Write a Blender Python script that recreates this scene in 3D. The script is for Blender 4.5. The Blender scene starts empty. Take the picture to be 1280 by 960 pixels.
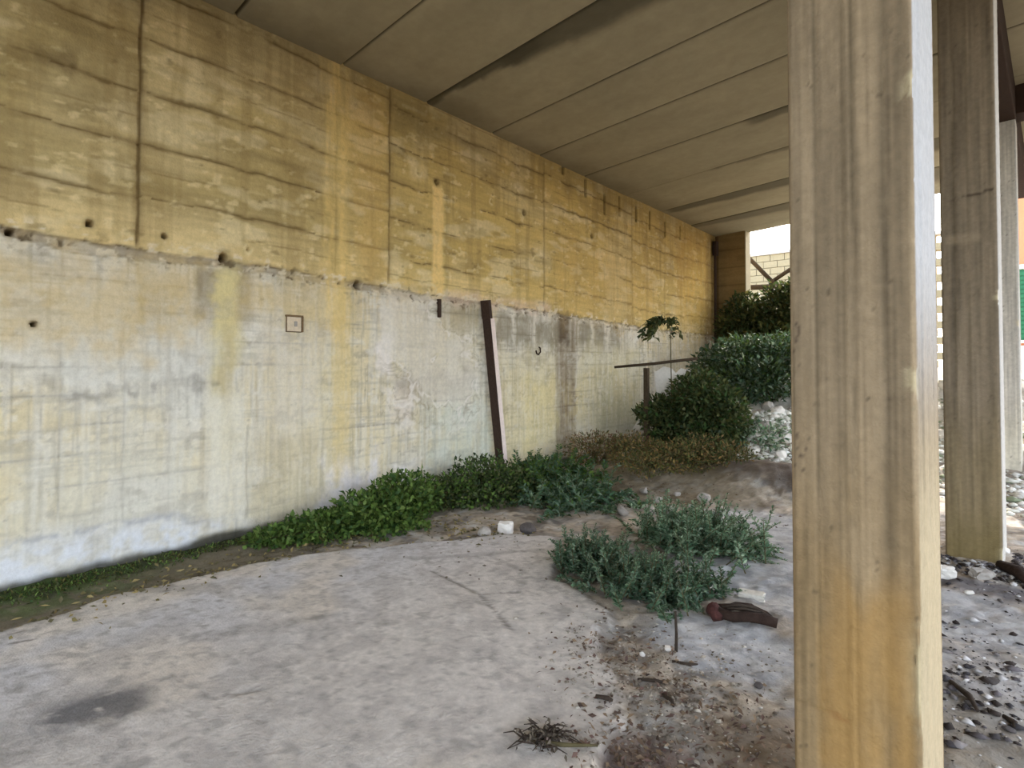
import bpy, bmesh, random
import numpy as np
from math import *
from mathutils import Vector

# ------------------------------------------------------------------ basics
SC = bpy.context.scene
COL = SC.collection
HORIZON = 455.0
F = 700.0
YAW, PITCH = radians(40.6), radians(1.2)
CAM = np.array([5.04, 0.0, 1.5])
PY0 = HORIZON - F * tan(PITCH)
f0 = np.array([-sin(YAW), cos(YAW), 0.0]); RT = np.array([cos(YAW), sin(YAW), 0.0]); U0 = np.array([0, 0, 1.0])
FW = f0 * cos(PITCH) + U0 * sin(PITCH); UP = U0 * cos(PITCH) - f0 * sin(PITCH)

def ray(px, py): return FW + RT * (px - 640) / F + UP * (PY0 - py) / F
def G(px, py, z=0.0):
    d = ray(px, py); p = CAM + d * (z - CAM[2]) / d[2]; return p[0], p[1]
def W(px, py):
    d = ray(px, py); p = CAM + d * (0 - CAM[0]) / d[0]; return p[1], p[2]
def AT(px, py, depth):
    d = ray(px, py); return CAM + d * depth

def lin(r, g, b):
    def f(c):
        c /= 255.0
        return c / 12.92 if c <= .04045 else ((c + .055) / 1.055) ** 2.4
    return np.array([f(r), f(g), f(b)])

# ------------------------------------------------------------------ noise
def _hash(ix, iy, seed):
    h = (ix.astype(np.int64) * 374761393 + iy.astype(np.int64) * 668265263 + seed * 974634777) & 0xffffffff
    h = ((h ^ (h >> 13)) * 1274126177) & 0xffffffff
    h = (h ^ (h >> 16)) & 0xffffffff
    return h / 4294967295.0
def vnoise(x, y, seed=0):
    x = np.asarray(x, float); y = np.asarray(y, float)
    ix = np.floor(x); iy = np.floor(y); fx = x - ix; fy = y - iy
    fx = fx * fx * (3 - 2 * fx); fy = fy * fy * (3 - 2 * fy)
    a = _hash(ix, iy, seed); b = _hash(ix + 1, iy, seed); c = _hash(ix, iy + 1, seed); d = _hash(ix + 1, iy + 1, seed)
    return (a * (1 - fx) + b * fx) * (1 - fy) + (c * (1 - fx) + d * fx) * fy
def fbm(x, y, seed=0, oct=4):
    s = 0; a = .5; t = 0
    for o in range(oct):
        s = s + a * vnoise(np.asarray(x) * 2 ** o + 17.3 * o, np.asarray(y) * 2 ** o - 9.1 * o, seed + o * 31); t += a; a *= .55
    return s / t
def ss(a, b, x):
    t = np.clip((np.asarray(x, float) - a) / (b - a), 0, 1); return t * t * (3 - 2 * t)
def mixc(c, col, m):
    return c + (np.asarray(col)[None, :] - c) * np.clip(m, 0, 1)[:, None]

# ------------------------------------------------------------------ object helpers
def link(name, me, mat, parent=None, smooth=False):
    me.materials.append(mat)
    o = bpy.data.objects.new(name, me); COL.objects.link(o)
    if parent is not None: o.parent = parent
    if smooth:
        me.polygons.foreach_set('use_smooth', np.ones(len(me.polygons), bool))
    return o
def mesh_np(name, V, faces, col=None):
    """V (n,3), faces (m,k) of constant k"""
    me = bpy.data.meshes.new(name)
    V = np.asarray(V, np.float32); faces = np.asarray(faces, np.int32)
    m, k = faces.shape
    me.vertices.add(len(V)); me.vertices.foreach_set('co', V.ravel())
    me.loops.add(m * k); me.loops.foreach_set('vertex_index', faces.ravel())
    me.polygons.add(m); me.polygons.foreach_set('loop_start', np.arange(0, m * k, k, dtype=np.int32))
    me.polygons.foreach_set('loop_total', np.full(m, k, np.int32))
    me.update(calc_edges=True); me.validate()
    if col is not None:
        at = me.color_attributes.new('Col', 'FLOAT_COLOR', 'POINT')
        c4 = np.ones((len(V), 4), np.float32); c4[:, :3] = np.clip(col, 0, 1)
        at.data.foreach_set('color', c4.ravel())
    return me
def grid_faces(nu, nv):
    i = np.arange(nu - 1)[:, None] * nv + np.arange(nv - 1)[None, :]
    return np.stack([i, i + nv, i + nv + 1, i + 1], -1).reshape(-1, 4)
def tag(o, label=None, cat=None, group=None, kind=None):
    if label: o['label'] = label
    if cat: o['category'] = cat
    if group: o['group'] = group
    if kind: o['kind'] = kind
    return o
def thing(name, label, cat, loc=(0, 0, 0), rotz=0, group=None):
    o = bpy.data.objects.new(name, None); COL.objects.link(o)
    o.location = loc; o.rotation_euler = (0, 0, rotz); o.empty_display_size = .1
    return tag(o, label, cat, group)

# ------------------------------------------------------------------ materials
def mat(name, color=None, rough=.9, noise=0.0, nscale=30., bump=0.0, bscale=60., metal=0.0, attr=False, trans=0.0, spec=.25):
    m = bpy.data.materials.new(name); m.use_nodes = True
    nt = m.node_tree; N = nt.nodes; L = nt.links
    b = N['Principled BSDF']; b.inputs['Roughness'].default_value = rough; b.inputs['Metallic'].default_value = metal
    b.inputs['Specular IOR Level'].default_value = spec
    tc = N.new('ShaderNodeTexCoord')
    if attr:
        a = N.new('ShaderNodeAttribute'); a.attribute_name = 'Col'; src = a.outputs['Color']
    else:
        a = N.new('ShaderNodeRGB'); a.outputs[0].default_value = (*color, 1); src = a.outputs[0]
    if noise > 0:
        nz = N.new('ShaderNodeTexNoise'); nz.inputs['Scale'].default_value = nscale; nz.inputs['Detail'].default_value = 6
        nz.inputs['Roughness'].default_value = .65
        L.new(tc.outputs['Object'], nz.inputs['Vector'])
        mr = N.new('ShaderNodeMapRange'); mr.inputs['From Min'].default_value = .25; mr.inputs['From Max'].default_value = .75
        mr.inputs['To Min'].default_value = 1 - noise; mr.inputs['To Max'].default_value = 1 + noise
        L.new(nz.outputs['Fac'], mr.inputs['Value'])
        mx = N.new('ShaderNodeVectorMath'); mx.operation = 'SCALE'
        L.new(src, mx.inputs[0]); L.new(mr.outputs['Result'], mx.inputs['Scale']); src = mx.outputs['Vector']
    L.new(src, b.inputs['Base Color'])
    if bump > 0:
        n2 = N.new('ShaderNodeTexNoise'); n2.inputs['Scale'].default_value = bscale; n2.inputs['Detail'].default_value = 5
        L.new(tc.outputs['Object'], n2.inputs['Vector'])
        bp = N.new('ShaderNodeBump'); bp.inputs['Strength'].default_value = bump; bp.inputs['Distance'].default_value = .01
        L.new(n2.outputs['Fac'], bp.inputs['Height']); L.new(bp.outputs['Normal'], b.inputs['Normal'])
    if trans > 0:
        out = N['Material Output']; tr = N.new('ShaderNodeBsdfTranslucent'); L.new(src, tr.inputs['Color'])
        ad = N.new('ShaderNodeMixShader'); ad.inputs[0].default_value = trans
        L.new(b.outputs[0], ad.inputs[1]); L.new(tr.outputs[0], ad.inputs[2]); L.new(ad.outputs[0], out.inputs['Surface'])
    return m
M = dict(
    wall=mat('stained_board_marked_concrete', attr=True, noise=.12, nscale=26, bump=.5, bscale=70),
    pillar=mat('cast_pillar_concrete', attr=True, noise=.13, nscale=34, bump=.35, bscale=110),
    ceil=mat('deck_concrete', attr=True, noise=.08, nscale=9, bump=.25, bscale=60),
    floor=mat('dusty_pavement', attr=True, noise=.16, nscale=30, bump=.6, bscale=80),
    leaf=mat('leaf', attr=True, rough=.6, trans=.25),
    dry=mat('dry_leaf', attr=True, rough=.9, trans=.1),
    stem=mat('stem', lin(92, 84, 58), noise=.25),
    wood=mat('weathered_dark_wood', lin(70, 58, 44), noise=.3, nscale=25, bump=.5),
    twig=mat('dead_twig', lin(62, 52, 44), noise=.3, nscale=60, bump=.3),
    bark=mat('rotten_bark', lin(52, 38, 31), noise=.45, nscale=22, bump=.8, bscale=40),
    barkred=mat('reddish_wood_end', lin(74, 44, 40), noise=.4, nscale=40, bump=.5),
    stone=mat('grey_stone', lin(165, 158, 150), noise=.2, nscale=25, bump=.6),
    stonew=mat('white_stone', lin(228, 222, 214), noise=.1, nscale=25, bump=.4),
    stoned=mat('dark_stone', lin(88, 82, 80), noise=.25, nscale=25, bump=.6),
    gravel=mat('rubble_grit', attr=True, noise=.15, nscale=60),
    rust=mat('rusty_steel', lin(62, 46, 38), rough=.8, noise=.35, nscale=40, bump=.3),
    pale=mat('steel_lit_face', lin(232, 214, 205), rough=.6, noise=.12, nscale=30),  # lit side of the steel angle, light put into the colour
    plaster=mat('box_cover', lin(214, 196, 170), noise=.15, nscale=40, bump=.3),
    cream=mat('cream_blockwork', lin(176, 164, 134), noise=.08, nscale=14, bump=.2),
    orange=mat('orange_render', lin(226, 150, 112), noise=.06, nscale=10),
    green=mat('green_shutter', lin(52, 120, 88), rough=.6, noise=.05),
    tile=mat('brown_roof', lin(104, 70, 52), noise=.2, nscale=20),
    glass=mat('dark_glass', lin(40, 46, 52), rough=.15, spec=.5),
    whitep=mat('white_paint', lin(235, 235, 232), rough=.6, noise=.03),
)

# ------------------------------------------------------------------ tubes
def tube_geo(pts, rad, n=7):
    P = [np.asarray(p, float) for p in pts]
    if np.isscalar(rad): rad = [rad] * len(P)
    V = []; Fc = []
    for i, p in enumerate(P):
        t = P[min(i + 1, len(P) - 1)] - P[max(i - 1, 0)]; t = t / (np.linalg.norm(t) + 1e-9)
        a = np.array([0, 0, 1.0]) if abs(t[2]) < .9 else np.array([1.0, 0, 0])
        s = np.cross(t, a); s /= np.linalg.norm(s); u = np.cross(s, t)
        for k in range(n):
            th = 2 * pi * k / n; V.append(p + rad[i] * (cos(th) * s + sin(th) * u))
    for i in range(len(P) - 1):
        for k in range(n):
            a = i * n + k; b = i * n + (k + 1) % n; Fc.append((a, b, b + n, a + n))
    c0 = len(V); V.append(P[0]); c1 = len(V); V.append(P[-1])
    for k in range(n):
        Fc.append((c0, (k + 1) % n, k, k)); o = (len(P) - 1) * n; Fc.append((c1, o + k, o + (k + 1) % n, o + (k + 1) % n))
    return V, Fc
def tubes(name, lst, m, parent=None, n=7):
    bm = bmesh.new()
    for pts, rad in lst:
        V, Fc = tube_geo(pts, rad, n)
        vs = [bm.verts.new(v) for v in V]
        for f in Fc:
            f = list(dict.fromkeys(f))
            try: bm.faces.new([vs[i] for i in f])
            except ValueError: pass
    bmesh.ops.recalc_face_normals(bm, faces=bm.faces)
    me = bpy.data.meshes.new(name); bm.to_mesh(me); bm.free()
    return link(name, me, m, parent, True)
def boxes(name, lst, m, parent=None, bev=.004):
    """lst of (cx,cy,cz,sx,sy,sz[,rotz])"""
    bm = bmesh.new()
    for b in lst:
        cx, cy, cz, sx, sy, sz = b[:6]; rz = b[6] if len(b) > 6 else 0
        r = bmesh.ops.create_cube(bm, size=1)
        for v in r['verts']:
            x, y, z = v.co.x * sx, v.co.y * sy, v.co.z * sz
            v.co = (cx + x * cos(rz) - y * sin(rz), cy + x * sin(rz) + y * cos(rz), cz + z)
    if bev: bmesh.ops.bevel(bm, geom=list(bm.edges), offset=bev, segments=2, affect='EDGES', profile=.5)
    me = bpy.data.meshes.new(name); bm.to_mesh(me); bm.free()
    return link(name, me, m, parent)

# ------------------------------------------------------------------ LEFT WALL (plane x = 0)
CEIL0, CEILK = 4.58, .060          # underside of the deck: z = CEIL0 + CEILK * x
WALL_END = 13.45
jpx = [(0, 282), (175, 313), (280, 325), (448, 355), (600, 378), (700, 393), (830, 413)]
jY, jZ = zip(*[W(*p) for p in jpx])
def zjoint(Y): return np.interp(Y, jY, jZ)
rngW = np.random.RandomState(3)
HOLES = [(280, 322, .040), (448, 356, .040), (546, 228, .034), (655, 266, .032), (740, 295, .032), (12, 290, .026), (112, 279, .024), (205, 295, .02), (42, 405, .02)]
SLOTS = [(704, 206, 218), (732, 225, 246), (756, 244, 268), (774, 247, 270), (795, 258, 277), (812, 265, 287), (831, 279, 296), (850, 284, 300)]

def build_wall():
    Ys = np.concatenate([np.linspace(-7, .3, 40)[:-1], np.arange(.3, 6.5, .013), np.arange(6.5, WALL_END, .02), [WALL_END]])
    Zs = np.concatenate([np.linspace(-.4, -.05, 3), np.arange(-.03, CEIL0 + .05, .0145)])
    Y, Z = [a.ravel() for a in np.meshgrid(Ys, Zs, indexing='ij')]
    zj = zjoint(Y) + (fbm(Y * 5, Y * 0, 5) - .5) * .05
    n_big = fbm(Y * .8, Z * .9, 11); n_mid = fbm(Y * 3, Z * 3, 12); n_fin = fbm(Y * 14, Z * 14, 13, 3)
    n_hor = fbm(Y * 1.6, Z * 26, 14, 4); n_ver = fbm(Y * 15, Z * .9, 15, 4); n_grain = fbm(Y * 4, Z * 70, 18, 2)
    up = ss(-.015, .015, Z - zj)
    # panels of the shuttering
    seams = np.array([-4.5, -1.6, W(177, 150)[0], W(487, 200)[0], W(680, 300)[0], W(790, 330)[0], 11.6])
    pid = np.searchsorted(seams, Y)
    off = np.array([.1, .22, .05, .0, .17, .08, .25, .12, .1])[pid]
    pitchz = .42
    q = (Z - zj + off * .35) / pitchz
    course = np.floor(q); fr = q - course
    rnd = _hash(course + 50, pid * 7.0, 77)
    dline = np.minimum(fr, 1 - fr) * pitchz
    brk = ss(.34, .56, fbm(Y * 2.2, course * 3.7 + pid, 21, 3))
    # half-course thin lines
    fr2 = np.abs(fr - .5) * pitchz; brk2 = ss(.5, .65, fbm(Y * 1.7, course * 5.1 + pid * 2, 22, 3))
    # ---- upper colour
    cA, cB, cC = lin(160, 142, 98), lin(184, 156, 92), lin(190, 172, 130)
    up_c = np.repeat(cA[None], len(Y), 0)
    up_c = mixc(up_c, cB, ss(1.0, 5.5, Y + (n_big - .5) * 3) * .8)
    up_c = mixc(up_c, cC, ss(.48, .68, n_big) * .6)
    up_c = mixc(up_c, lin(206, 188, 150), ss(.55, .0, Z - zj) * ss(4.5, 1.5, Y) * .8)       # paler foot, left
    up_c = mixc(up_c, lin(198, 172, 112), ss(.5, .05, Z - zj) * .5)
    up_c *= (1 + (rnd - .5) * .16 + (n_hor - .5) * .42 + (n_mid - .5) * .30 + (n_grain - .5) * .14)[:, None]
    up_c = mixc(up_c, lin(206, 190, 150), ss(.56, .70, fbm(Y * 2.3, Z * 6, 301)) * .5)
    up_c = mixc(up_c, lin(112, 92, 54), ss(.60, .76, fbm(Y * 2.0, Z * 8, 302)) * .3)
    up_c = mixc(up_c, lin(214, 196, 150), ss(.66, .76, fbm(Y * 9, Z * 16, 303, 3)) * .5)
    up_c = mixc(up_c, lin(90, 72, 42), ss(.72, .84, fbm(Y * 8, Z * 15, 304, 3)) * .45)
    up_c = mixc(up_c, lin(132, 110, 66), ss(.52, .68, fbm(Y * 9, Z * .7, 305)) * .35)
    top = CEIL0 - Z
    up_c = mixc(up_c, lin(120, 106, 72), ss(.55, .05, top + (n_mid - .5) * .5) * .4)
    up_c = mixc(up_c, lin(96, 76, 42), ss(.016, .004, dline) * brk * .75)
    up_c = mixc(up_c, lin(104, 84, 50), ss(.05, .0, dline + (n_fin - .5) * .03) * brk * .42)
    up_c = mixc(up_c, lin(116, 94, 56), ss(.010, .003, fr2) * brk2 * .5)
    # ---- lower colour
    lo_c = np.repeat(lin(218, 205, 172)[None], len(Y), 0)
    lo_c = mixc(lo_c, lin(218, 198, 146), ss(.46, .70, fbm(Y * 1.1, Z * .5, 31)) * .55)
    lo_c = mixc(lo_c, lin(204, 180, 132), ss(.65, .05, zj - Z + (n_mid - .5) * .4) * .7)
    lo_c = mixc(lo_c, lin(216, 214, 208), ss(.44, .62, fbm(Y * 1.0 + 4, Z * 1.2, 32)) * .65)
    lo_c *= (1 + (n_ver - .5) * .22 + (n_mid - .5) * .16 + (n_hor - .5) * .16 + (n_fin - .5) * .14)[:, None]
    lo_c = mixc(lo_c, lin(176, 164, 138), ss(.52, .66, fbm(Y * 11, Z * .8, 311)) * .5)
    lo_c = mixc(lo_c, lin(232, 226, 214), ss(.58, .70, fbm(Y * 13 + 3, Z * 1.0, 312)) * .45)
    lo_c = mixc(lo_c, lin(140, 128, 106), ss(.60, .72, fbm(Y * 5, Z * 12, 313)) * .5)
    lo_c = mixc(lo_c, lin(234, 228, 216), ss(.60, .72, fbm(Y * 7, Z * 11, 314)) * .5)
    lo_c = mixc(lo_c, lin(120, 108, 88), ss(.70, .80, fbm(Y * 18, Z * 22, 315, 3)) * .5)
    ql = (Z + .02) / .215; cl = np.floor(ql); fl = np.minimum(ql - cl, 1 - (ql - cl)) * .215
    bl = ss(.50, .64, fbm(Y * 1.9, cl * 4.3, 33, 3))
    lo_c = mixc(lo_c, lin(132, 122, 104), ss(.012, .003, fl) * bl * .7)
    lo_c = mixc(lo_c, lin(150, 140, 124), ss(.045, .0, fl + (n_fin - .5) * .06) * bl * .35)
    vs_ = np.abs(((Y + (n_mid - .5) * .02) / .62) % 1 - .5) * .62
    lo_c = mixc(lo_c, lin(160, 148, 124), ss(.014, .003, vs_) * ss(.45, .6, fbm(Y * 3, Z * 1.4, 35)) * .45)
    up_c = up_c * 1.26  # upper wall colour raised to stand in for more light
    lo_c = mixc(lo_c, lin(150, 140, 116), ss(.60, .70, fbm(Y * 30, Z * 1.6, 341, 3)) * .45)
    lo_c = mixc(lo_c, lin(226, 220, 206), ss(.58, .68, fbm(Y * 26 + 9, Z * 1.3, 342, 3)) * .45)
    lo_c = mixc(lo_c, lin(158, 150, 130), ss(.60, .72, fbm(Y * 2.2, Z * 34, 343, 3)) * .4)
    lo_c = mixc(lo_c, lin(206, 202, 192), .22 * ss(5.5, 3.5, Y))
    c = lo_c + (up_c - lo_c) * up[:, None]
    # ---- depth
    d = (rnd - .5) * .012 * up + (n_fin - .5) * .006 + (n_mid - .5) * .008
    d -= ss(.016, .004, dline) * brk * .012 * up + ss(.012, .003, fl) * bl * .007 * (1 - up)
    # cold joint: broken grey band under the line
    wj = .075 + (fbm(Y * 3.1, Y * 0 + 2, 41) - .5) * .09
    band = ss(0, .012, zj - Z) * ss(0, .02, Z - (zj - wj)) * ss(5.6, 4.6, Y + 0 * Z)
    band_f = ss(0, .012, zj - Z) * ss(0, .02, Z - (zj - wj * .6)) * ss(4.6, 5.6, Y)
    c = mixc(c, lin(150, 136, 114), (band * .8 + band_f * .4) * (0.55 + .45 * ss(.3, .6, n_mid)))
    d -= (band + band_f) * .022
    c = mixc(c, lin(112, 96, 72), ss(.012, .002, np.abs(Z - zj)) * ss(.35, .55, fbm(Y * 6, Y * 0, 44)) * .8)
    c = mixc(c, lin(120, 106, 84), ss(.010, .002, np.abs(Z - zj + wj)) * ss(.4, .55, fbm(Y * 6, Y * 0 + 5, 45)) * .6 * ss(5.6, 4.6, Y))
    # vertical panel seams
    for px, y0, y1, a in [(175, -60, 306, 1.), (487, 110, 352, .75), (680, 200, 386, .55), (790, 250, 405, .4), (421, 60, 350, .3), (155, 400, 640, .4), (310, 535, 645, .6), (378, 430, 560, .35), (75, 430, 640, .35), (212, 420, 700, .25), (545, 420, 600, .3), (640, 400, 590, .25), (755, 420, 590, .3)]:
        pm = .5 * (y0 + y1); Y0 = W(px, pm)[0]; z1 = W(px, y0)[1]; z0 = W(px, y1)[1]
        wdt = .016 if a > .5 else .012
        mk = ss(wdt, wdt * .35, np.abs(Y - Y0 + (fbm(Z * 3, Z * 0, 51) - .5) * .03)) * ss(z0 - .05, z0 + .03, Z) * ss(z1 + .05, z1 - .03, Z)
        c = mixc(c, lin(92, 72, 42) if y1 < 420 else lin(140, 132, 118), mk * a * .85 * ss(.2, .5, n_mid + .15)); d -= mk * .014 * a
        mk2 = ss(.06, 0, np.abs(Y - Y0) + (n_fin - .5) * .05) * ss(z0 - .05, z0 + .1, Z) * ss(z1 + .05, z1 - .1, Z)
        c = mixc(c, lin(120, 98, 60) if y1 < 420 else lin(165, 158, 142), mk2 * a * .35)
    # ---- individual stains, given as (left, top, right, bottom, colour, alpha, softness, wobble)
    def stain(px0, py0, px1, py1, col, a, soft=.05, wob=.06, streak=0.):
        nonlocal c
        cx = .5 * (px0 + px1); cy = .5 * (py0 + py1)
        ya = W(px0, cy)[0]; yb = W(px1, cy)[0]; zt = W(cx, py0)[1]; zb = W(cx, py1)[1]
        wx = (fbm(Y * 5 + px0, Z * 3, 60) - .5) * wob * 2.4 + (n_fin - .5) * min(.09, wob * 1.6); wz = (fbm(Y * 6, Z * 4 + py0, 61) - .5) * wob * 3 + (n_fin - .5) * .10
        m = ss(ya - soft, ya + soft, Y + wx) * ss(yb + soft, yb - soft, Y + wx) * ss(zb - soft * 2, zb + soft * 2, Z + wz) * ss(zt + soft * 2, zt - soft * 2, Z + wz)
        m = m * (.62 + .38 * ss(.32, .58, n_mid * .5 + n_fin * .5))
        if streak: m = m * (1 - streak + streak * ss(.3, .6, n_ver))
        c = mixc(c, col, m * a); return m
    stain(406, 70, 436, 420, lin(236, 204, 130), .65, .07, .05, .6)
    stain(412, 360, 440, 610, lin(222, 196, 132), .6, .08, .07, .6)
    stain(330, 440, 440, 640, lin(216, 200, 152), .3, .1, .1, .5)
    stain(440, 120, 485, 345, lin(224, 184, 108), .35, .1, .1)
    stain(246, 330, 316, 405, lin(142, 124, 86), .7, .04, .04)
    stain(264, 334, 298, 430, lin(222, 206, 150), .9, .05, .05)
    stain(262, 400, 298, 580, lin(214, 202, 158), .75, .06, .09, .4)
    stain(276, 400, 290, 500, lin(190, 172, 126), .55, .05, .06)
    stain(260, 490, 310, 655, lin(226, 220, 204), .8, .05, .06, .3)
    stain(312, 540, 400, 660, lin(196, 184, 158), .45, .05, .05)
    stain(541, 232, 554, 375, lin(242, 208, 138), .9, .03, .02, .2)
    stain(60, 400, 262, 520, lin(216, 214, 206), .6, .12, .15, .3)
    stain(165, 360, 262, 400, lin(172, 152, 112), .45, .08, .1)
    stain(320, 410, 405, 540, lin(220, 212, 198), .6, .1, .12, .3)
    stain(0, 540, 250, 700, lin(214, 210, 196), .5, .1, .15, .3)
    stain(40, 475, 270, 487, lin(116, 106, 94), .55, .02, .12, .9)
    stain(-40, 315, 250, 425, lin(206, 180, 124), .62, .1, .2)
    stain(302, 345, 410, 405, lin(208, 184, 132), .55, .08, .15)
    stain(694, 394, 720, 592, lin(118, 98, 68), .72, .05, .04, .25)
    stain(698, 392, 712, 430, lin(78, 62, 44), .7, .03, .03)
    for a_, b_, e_ in [(622, 640, 430), (645, 664, 436), (670, 690, 436), (690, 697, 428), (722, 738, 436), (744, 756, 436), (763, 776, 434)]:
        stain(a_, 392 + (a_ - 620) * .12, b_, e_, lin(142, 132, 110), .75, .05, .11)
    stain(560, 380, 598, 410, lin(150, 138, 112), .6, .06, .08)
    stain(560, 372, 690, 384, lin(212, 186, 168), .6, .04, .06)
    stain(480, 362, 560, 378, lin(214, 200, 176), .6, .04, .06)
    stain(474, 380, 498, 428, lin(226, 218, 204), .85, .06, .08)
    stain(472, 420, 492, 470, lin(236, 228, 222), .85, .05, .07)
    stain(488, 470, 520, 530, lin(222, 210, 200), .65, .06, .1)
    stain(500, 400, 600, 470, lin(206, 194, 166), .5, .1, .15)
    stain(496, 470, 590, 482, lin(140, 128, 110), .65, .05, .12)
    stain(500, 482, 590, 500, lin(176, 162, 140), .5, .05, .1)
    stain(530, 500, 612, 600, lin(200, 206, 192), .6, .12, .15, .3)
    stain(620, 440, 695, 590, lin(216, 202, 158), .55, .1, .12, .3)
    stain(655, 470, 695, 560, lin(222, 204, 142), .4, .1, .12)
    stain(722, 430, 800, 530, lin(206, 194, 152), .55, .1, .15, .3)
    stain(722, 520, 790, 590, lin(206, 200, 180), .6, .15, .2)
    stain(775, 530, 812, 600, lin(176, 166, 160), .6, .15, .2)
    stain(745, 490, 800, 550, lin(140, 144, 112), .4, .2, .2)
    stain(820, 420, 890, 520, lin(190, 176, 150), .6, .2, .2)
    stain(845, 290, 893, 420, lin(214, 170, 84), .55, .3, .25, .5)
    stain(700, 310, 820, 400, lin(216, 178, 106), .4, .2, .2, .5)
    stain(740, 235, 880, 300, lin(126, 104, 62), .35, .3, .3, .3)
    stain(790, 310, 860, 345, lin(118, 92, 50), .45, .25, .25, .6)
    stain(882, 290, 895, 430, lin(112, 84, 50), .6, .15, .15)
    stain(487, 135, 560, 175, lin(136, 122, 78), .4, .15, .15)
    stain(512, 205, 535, 222, lin(228, 206, 154), .6, .03, .02)
    stain(80, 40, 175, 110, lin(122, 100, 60), .3, .1, .2, .4)
    stain(30, 50, 90, 75, lin(92, 72, 42), .5, .03, .08)
    # flaked swirls of lime between the weep holes and the steel
    ya, yb = W(470, 440)[0], W(612, 440)[0]; za, zb_ = W(540, 372)[1], W(540, 540)[1]
    wq = fbm(Y * 2.2 + 1.2 * fbm(Y * 2, Z * 2, 321), Z * 2.6 + 1.2 * fbm(Y * 2 + 5, Z * 2, 322), 323, 4)
    reg = ss(ya - .1, ya + .3, Y) * ss(yb + .2, yb - .4, Y) * ss(zb_ - .2, zb_ + .3, Z) * ss(za + .05, za - .1, Z)
    c = mixc(c, lin(232, 224, 214), reg * ss(.035, .0, np.abs(wq - .52)) * .8); c = mixc(c, lin(158, 146, 122), reg * ss(.02, .0, np.abs(wq - .45)) * .6)
    c = mixc(c, lin(226, 218, 204), reg * ss(.54, .62, wq) * .5)
    d += reg * ss(.50, .58, wq) * .006
    # pits and dark crumbs along the cold joint
    pit = ss(.62, .74, fbm(Y * 16, Z * 22, 331, 3)) * ss(.12, .02, np.abs(Z - zj + .04))
    c = mixc(c, lin(96, 80, 58), pit * .8); d -= pit * .02
    c = mixc(c, lin(228, 214, 186), ss(.60, .70, fbm(Y * 12 + 7, Z * 18, 332, 3)) * ss(.14, .03, np.abs(Z - zj)) * .7)
    # pale whitewash left at the foot
    m = ss(.36, .18, Z + (n_mid - .5) * .20 + (n_fin - .5) * .08 + ss(1.4, 2.2, Y) * .12) * ss(2.4, 1.9, Y)
    c = mixc(c, lin(220, 222, 228), m * (.25 + .6 * ss(.38, .58, n_mid * .5 + n_fin * .5)))
    m = ss(.05, .0, np.abs(Z - .30 + (n_mid - .5) * .16 + (n_fin - .5) * .06 + ss(1.4, 2.2, Y) * .12)) * ss(2.1, 1.6, Y) * ss(.4, .6, n_mid * .5 + n_fin * .5)
    c = mixc(c, lin(150, 152, 162), m * .55)
    # salts above the weeds
    for (px0, py0, px1, py1) in [(408, 585, 468, 650), (490, 590, 520, 640), (350, 650, 405, 672)]:
        stain(px0, py0, px1, py1, lin(232, 226, 228), .8, .09, .22)
    # dark foot line: shadow at the wall base painted in
    c = mixc(c, lin(48, 46, 32), ss(.07, .0, Z + (n_mid - .5) * .09) * .9)
    # pockets, holes and slots
    for px, py, r in HOLES:
        y0, z0 = W(px, py)
        rr = np.hypot(Y - y0, Z - z0) + (n_fin - .5) * r * .8
        mk = ss(r * 1.05, r * .72, rr); d -= mk * .16
        c = mixc(c, lin(70, 56, 40), mk * .8); c = mixc(c, lin(120, 98, 66), ss(r * 2.4, r * 1.0, rr) * .45)
    for px, py, r in [(523, 216, .05), (540, 362, .06), (614, 252, .04), (310, 312, .04)]:
        y0, z0 = W(px, py); rr = np.hypot(Y - y0, Z - z0)
        ring = ss(.024, .004, np.abs(rr - r + (n_fin - .5) * .05)) * ss(.35, .55, n_fin); c = mixc(c, lin(226, 206, 156), ring * .8); d += ring * .008
        c = mixc(c, lin(120, 98, 62), ss(.02, .0, rr) * .8); d -= ss(.018, .008, rr) * .03
    for px, y0, y1 in SLOTS:
        Yc = W(px, .5 * (y0 + y1))[0]; zt = W(px, y0)[1]; zb = W(px, y1)[1]
        mk = ss(.034, .018, np.abs(Y - Yc)) * ss(zb - .01, zb + .03, Z) * ss(zt + .03, zt - .01, Z)
        d -= mk * .11; c = mixc(c, lin(84, 68, 44), mk * .85)
    X = d * ss(-.5, .2, Y + 5)
    V = np.stack([X, Y, Z], 1)
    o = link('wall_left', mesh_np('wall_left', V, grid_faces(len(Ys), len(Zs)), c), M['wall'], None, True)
    tag(o, kind='structure')
    # the mass of concrete behind the face
    b = boxes('backing', [(-.45, 3.2, 2.1, .5, 20.5, 5.0)], M['cream'], o, 0); b.name = 'trim_backing'
    return o
wall_left = build_wall()

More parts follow.
